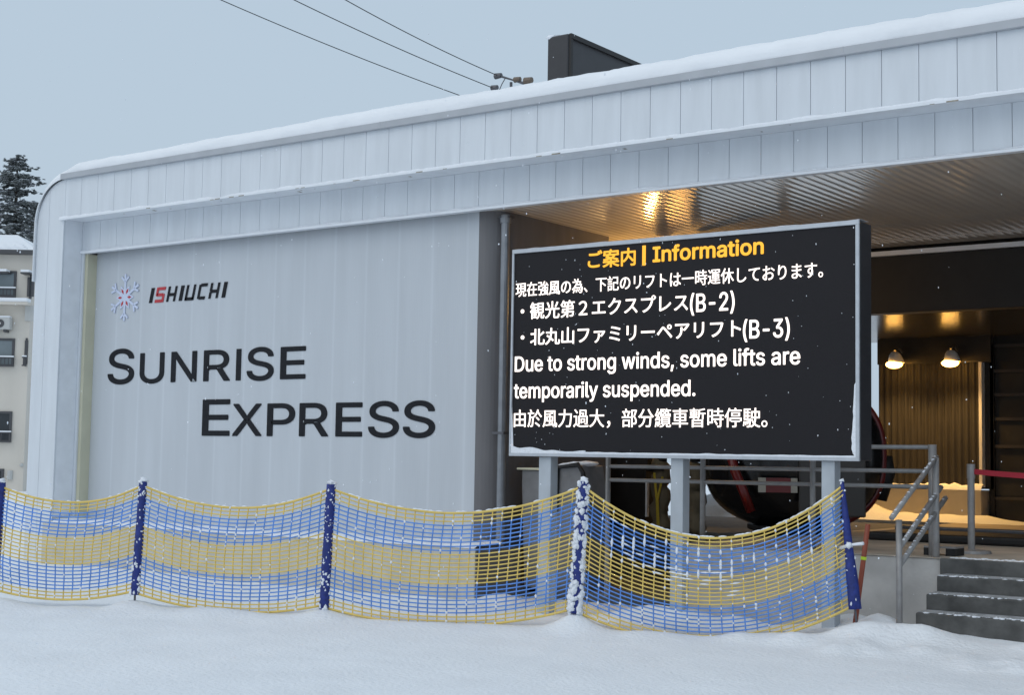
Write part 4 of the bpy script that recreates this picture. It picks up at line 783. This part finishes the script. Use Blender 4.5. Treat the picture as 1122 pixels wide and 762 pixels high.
# ------------------------------------------------------------------ apartment block, trees, wires
D0 = 57.0
ap = empty('apartment_block', (FH.x*D0, FH.y*D0, 0), 'beige three storey apartment block with snowy roof left of the station', 'building', rz=YAW)
def rect(x0, y0, x1, y1):
    xm, ym = (x0+x1)/2, (y0+y1)/2
    return flat(x0, ym, D0)[0], flat(x1, ym, D0)[0], flat(xm, y1, D0)[1], flat(xm, y0, D0)[1]
u0, u1, v0, v1 = rect(-90, 277, 37.5, 640)
uR = flat(39, 300, D0)[0]
m = MB(); m.box(u0, uR-.15, 0, 9, 0, v1); m.build('wall', 'apt_wall', ap)
rg = flat(20, 244, D0)[1]
m = MB(); ur = flat(20, 246, D0+4)[0]
e = .35; vE = v1+.10
m.v = [(u0, -e, vE), (uR+e*.3, -e, vE), (uR+e*.3, 9.3, vE), (u0, 9.3, vE), (u0, 4, rg+.1), (ur, 4, rg+.1)]
m.f = [(0,1,5,4), (1,2,5), (2,3,4,5), (0,4,3), (3,2,1,0)]; m.m = [0]*5
rf = m.build('roof', 'roof_snow', ap)
m = MB(); m.box(u0, uR+.05, -e-.03, 9.2, v1-.06, v1+.098); m.build('eave', 'apt_frame', rf)
m = MB()
for k in range(9):
    z_ = lerp(vE, rg, (k+.5)/9.5); y_ = lerp(-e, 4, (k+.5)/9.5); ue = lerp(uR, ur, (k+.5)/9.5)-.2
    m.tube([(lerp(u0, ue, q/30), y_, z_+.02+.015*math.sin(q*2.1+k)) for q in range(31)], .035, 5)
m.build('roof_ridge_lines', 'roof_snow', rf, smooth=True)
WIN = [((-14,297,18,326), 1, 'apt_glass'), ((35,302,60,328), 0, 'apt_dark'), ((-13,371,16,402), 1, 'apt_glass'), ((28,371,56,402), 1, 'apt_glass'), ((-15,451,13,485), 2, 'apt_dark'), ((-14,514,4,545), 0, 'apt_dark')]
for rc, rl, gl in WIN:
    a0, a1, b0, b1 = rect(*rc); a1 = min(a1, uR-.2); 
    m = MB(); t = .09
    m.box(a0, a1, -.06, .02, b1-t, b1); m.box(a0, a1, -.06, .02, b0, b0+t); m.box(a0, a0+t, -.06, .02, b0+t, b1-t); m.box(a1-t, a1, -.06, .02, b0+t, b1-t)
    wdw = m.build('window', 'apt_frame', ap)
    m = MB(); m.box(a0+t, a1-t, -.03, -.004, b0+t, b1-t); m.build('pane', gl, wdw)
    if rl:
        m = MB(); h = (b1-b0)*.33; yb_ = -.22
        m.box(a0-.05, a1+.05, yb_-.03, yb_+.03, b0+h-.05, b0+h); m.box(a0-.05, a1+.05, yb_-.03, yb_+.03, b0, b0+.05)
        n_ = max(2, int((a1-a0)/.14)) if rl == 1 else 3
        for q in range(n_+1): x_ = lerp(a0, a1, q/n_); m.box(x_-.012, x_+.012, yb_-.012, yb_+.012, b0, b0+h)
        rl_o = m.build('window_railing', 'apt_frame', wdw)
        m = MB(); m.box(a0-.05, a1+.05, yb_-.04, yb_+.04, b0+h, b0+h+.05); m.build('sill_snow', 'roof_snow', wdw)
m = MB(); a0, a1, b0, b1 = rect(-90, 329, 37.5, 333); m.box(a0, uR-.1, -.5, 0, b0-.05, b0+.05); lg_ = m.build('ledge', 'apt_wall', ap)
m = MB(); m.box(a0, uR-.12, -.48, -.01, b0+.05, b0+.22); m.build('ledge_snow', 'roof_snow', lg_, bevel=.05)
for rc in ((-30,296.5,13,299), (27,298,38,300)):
    a0, a1, b0, b1 = rect(*rc); m = MB(); m.box(a0, min(a1, uR-.05), -.5, 0, b0-.06, b0); cn = m.build('canopy', 'apt_frame', ap)
    m = MB(); m.box(a0, min(a1, uR-.05)-.05, -.48, -.02, b0, b0+.10); m.build('canopy_snow', 'roof_snow', cn)
a0, a1, b0, b1 = rect(28, 335, 37, 352); m = MB(); m.box(a0, a1, -.08, 0, b0, b1); m.build('wall_panel', 'ac_white', ap)
a0, a1, b0, b1 = rect(8, 516, 14, 526); m = MB(); m.tube([((a0+a1)/2, -.02, b0), ((a0+a1)/2, -.02, b1)], .11, 10); m.build('meter_box', 'ac_white', ap)
a0, a1, b0, b1 = rect(22, 505, 26, 510); m = MB(); m.ball(((a0+a1)/2, -.05, b0), .08, 2); m.build('vent_cap', 'ac_white', ap, smooth=True)
a0, a1, b0, b1 = rect(-8, 349, 14.5, 362)
ac = empty('air_conditioner', (FH.x*D0, FH.y*D0, 0), 'pale air conditioner unit on the beige apartment wall with a dark fan', 'air conditioner', rz=YAW)
m = MB(); m.box(a0, a1, -.40, -.06, b0, b1); m.build('case', 'ac_white', ac, bevel=.03)
m = MB(); fx = flat(4, 355.5, D0)[0]; m.tube([(fx, -.42, (b0+b1)/2), (fx, -.401, (b0+b1)/2)], .16, 18); fan = m.build('fan_grille', 'apt_frame', ac)
m = MB(); m.tube([(fx, -.435, (b0+b1)/2), (fx, -.421, (b0+b1)/2)], .045, 10); m.build('hub', 'ac_white', fan)
m = MB(); m.box(a0+.02, a1-.02, -.39, -.07, b1, b1+.07); m.build('snow_cap', 'roof_snow', ac, bevel=.03)
m = MB(); m.box(a0+.1, a0+.2, -.38, 0, b0-.1, b0); m.box(a1-.25, a1-.15, -.38, 0, b0-.1, b0); m.build('bracket', 'apt_frame', ac)

def conifer(px_, ytop, D, h_half, label, seed, prof):
    rn = random.Random(seed); u, vt = flat(px_, ytop, D); base = RT0*u+FH*D
    t = empty('conifer_tree', (base.x, base.y, 0), label, 'tree', 'snow dusted conifers behind the apartment block')
    m = MB(); m.tube([(base.x, base.y, 0), (base.x, base.y, vt*.6), (base.x+.05, base.y, vt-.3)], [.28, .17, .04], 8); m.build('trunk', 'bark', t, smooth=True)
    cr_ = MB(); sn = MB(); z = vt-.15
    while z > vt*.35:
        d = vt-z; rad = prof(d)
        nb = rn.randint(5, 7); a0 = rn.random()*6.28
        for b in range(nb):
            a = a0+b*6.283/nb+rn.uniform(-.3, .3); Lb = rad*rn.uniform(.45, 1.2); dr = rn.uniform(-.15, .45)
            D3 = Vector((math.cos(a), math.sin(a), 0))
            tip = Vector((base.x, base.y, z))+D3*Lb+Vector((0, 0, -dr*Lb+.12*rad))
            cr_.tube([(base.x, base.y, z), tip], [.03, .008], 4)
            ncl = int(10+Lb*11)
            for q in range(ncl):
                s = rn.uniform(.18, 1.03); c_ = Vector((base.x, base.y, z)).lerp(tip, s)+Vector((rn.gauss(0, .13), rn.gauss(0, .13), rn.gauss(-.03, .04)))
                sz = rn.uniform(.10, .20)
                for w_ in range(3):
                    d1 = Vector((rn.gauss(0, 1), rn.gauss(0, 1), rn.gauss(0, .35))).normalized()*sz; d2 = d1.cross(Vector((rn.gauss(0, 1), rn.gauss(0, 1), rn.gauss(0, 1)))).normalized()*sz*.35
                    cr_.add([c_-d1, c_+d2, c_+d1, c_-d2], [(0,1,2,3)])
                if rn.random() < .95:
                    o_ = Vector((0, 0, .06)); d1 = Vector((rn.gauss(0, 1), rn.gauss(0, 1), 0)).normalized()*sz*.9; d2 = Vector((-d1.y, d1.x, .25*sz))*.5
                    sn.add([c_+o_-d1, c_+o_+d2, c_+o_+d1, c_+o_-d2], [(0,1,2,3)])
        z -= rn.uniform(.22, .36)
    cro = cr_.build('crown', 'needles', t); sn.build('snow_load', 'rime', cro)
conifer(19, 172, 80, 1, 'tall dark conifer flecked with snow behind the snowy apartment roof', 3, lambda d: .35+min(1.15, d*.75)+max(0, d-3)*.10)
conifer(42, 226, 88, 1, 'lower snowy conifer, tucked between the tall one and the station corner', 8, lambda d: .25+min(1.2, d*.40))

# power lines and the pole head behind the roof
pb = at(572, 92, 27.5)
up = empty('utility_pole', (pb.x, pb.y, 0), 'top of a utility pole with insulators just showing over the snowy roof', 'pole')
m = MB(); m.tube([(pb.x, pb.y, 0), (pb.x, pb.y, pb.z-.18)], .13, 10); m.build('pole', 'concrete', up, smooth=True)
ca, cb_ = at(540, 101, 27.2), at(584, 93, 27.8)
m = MB(); m.tube([ca-Vector((0,0,.12)), cb_-Vector((0,0,.16))], .05, 6); m.build('crossarm', 'steel_dark', up)
for (x_, y_, r_, mt) in ((546, 83, .075, 'steel_dark'), (567, 87, .07, 'brown_pot'), (579, 88, .085, 'brown_pot'), (542, 96, .07, 'steel_dark')):
    c_ = at(x_, y_, 27.5); m = MB(); m.tube([c_-Vector((r_*1.2, 0, 0)), c_+Vector((r_*1.2, 0, 0))], [r_, r_*.8], 10); m.build('insulator', mt, up)
m = MB(); A, B = at(547, 83, 27.5), at(575, 91.5, 27.5); m.tube([A, lerp(A, B, .5), B], [.03, .022, .04], 6); m.tube([at(554, 85, 27.5), at(550, 92, 27.5), at(547, 99, 27.5)], .012, 5); m.tube([at(560, 90, 27.5), at(560, 95, 27.5)], .035, 6); m.build('dead_end_fitting', 'steel_dark', up)
for (x0, y0, x1, y1, lab) in ((248, 0, 504, 104.5, 'lowest and leftmost power line crossing the sky to the roof'), (328, 0, 542, 97, 'middle power line crossing the sky to a small insulator'), (384, 0, 546, 83, 'highest and rightmost power line running to the pole head')):
    B = at(x1, y1, 27.5); A = at(x0-(x1-x0)*.4, y0-(y1-y0)*.42, 21)
    pts = [lerp(A, B, t)-Vector((0, 0, .10*4*t*(1-t))) for t in seq(25)]
    m = MB(); m.tube(pts, .011, 5); tag(m.build('power_line', 'wire', loc=A), lab, 'power line', 'power lines above the station roof')

# falling snow: flakes hanging in the air
m = MB(); rr_ = random.Random(99)
for i in range(420):
    z = rr_.uniform(5.5, 14.5); q = ray(rr_.uniform(-100, 1220), rr_.uniform(-60, 800)); p_ = q*z+Vector((0, 0, ZC))
    if p_.z < .1 or p_.y > 12.8: continue
    m.ball(p_, rr_.uniform(.0018, .0036), 1, 0, .5, (1, 1, rr_.uniform(1, 2.2)))
tag(m.build('falling_snow', 'rime', loc=(-6, 8, 2)), 'small snowflakes drifting down in front of the station', 'snowfall', kind='stuff')

# ------------------------------------------------------------------ light
w = bpy.data.worlds.new('World'); scene.world = w; w.use_nodes = True; nt = w.node_tree; bg = nt.nodes['Background']
sky = nt.nodes.new('ShaderNodeTexSky'); sky.sky_type = 'NISHITA'; sky.sun_disc = False
EL, AZ = R(48), R(200)                       # sun behind the cloud, over the photographer's shoulder
sky.sun_elevation = EL; sky.sun_rotation = AZ; sky.dust_density = 6; sky.air_density = 1.5
mx = nt.nodes.new('ShaderNodeMix'); mx.data_type = 'RGBA'; mx.inputs['Factor'].default_value = .90
nt.links.new(sky.outputs['Color'], mx.inputs['A']); mx.inputs['B'].default_value = (4.65, 5.72, 6.80, 1)   # even overcast
nt.links.new(mx.outputs['Result'], bg.inputs['Color']); bg.inputs['Strength'].default_value = .1
sd = bpy.data.lights.new('sun', 'SUN'); sd.energy = .6; sd.angle = R(75); sd.color = (1, .97, .93)
so = bpy.data.objects.new('sun', sd); COL.objects.link(so)
dirv = Vector((math.sin(AZ)*math.cos(EL), math.cos(AZ)*math.cos(EL), math.sin(EL)))
so.rotation_euler = (-dirv).to_track_quat('-Z', 'Y').to_euler()
scene.view_settings.view_transform = 'Standard'; scene.view_settings.look = 'None'
scene.view_settings.exposure = .14; scene.view_settings.gamma = 1; scene.view_settings.use_curve_mapping = False
scene.cycles.max_bounces = 8; scene.cycles.diffuse_bounces = 4; scene.cycles.glossy_bounces = 4
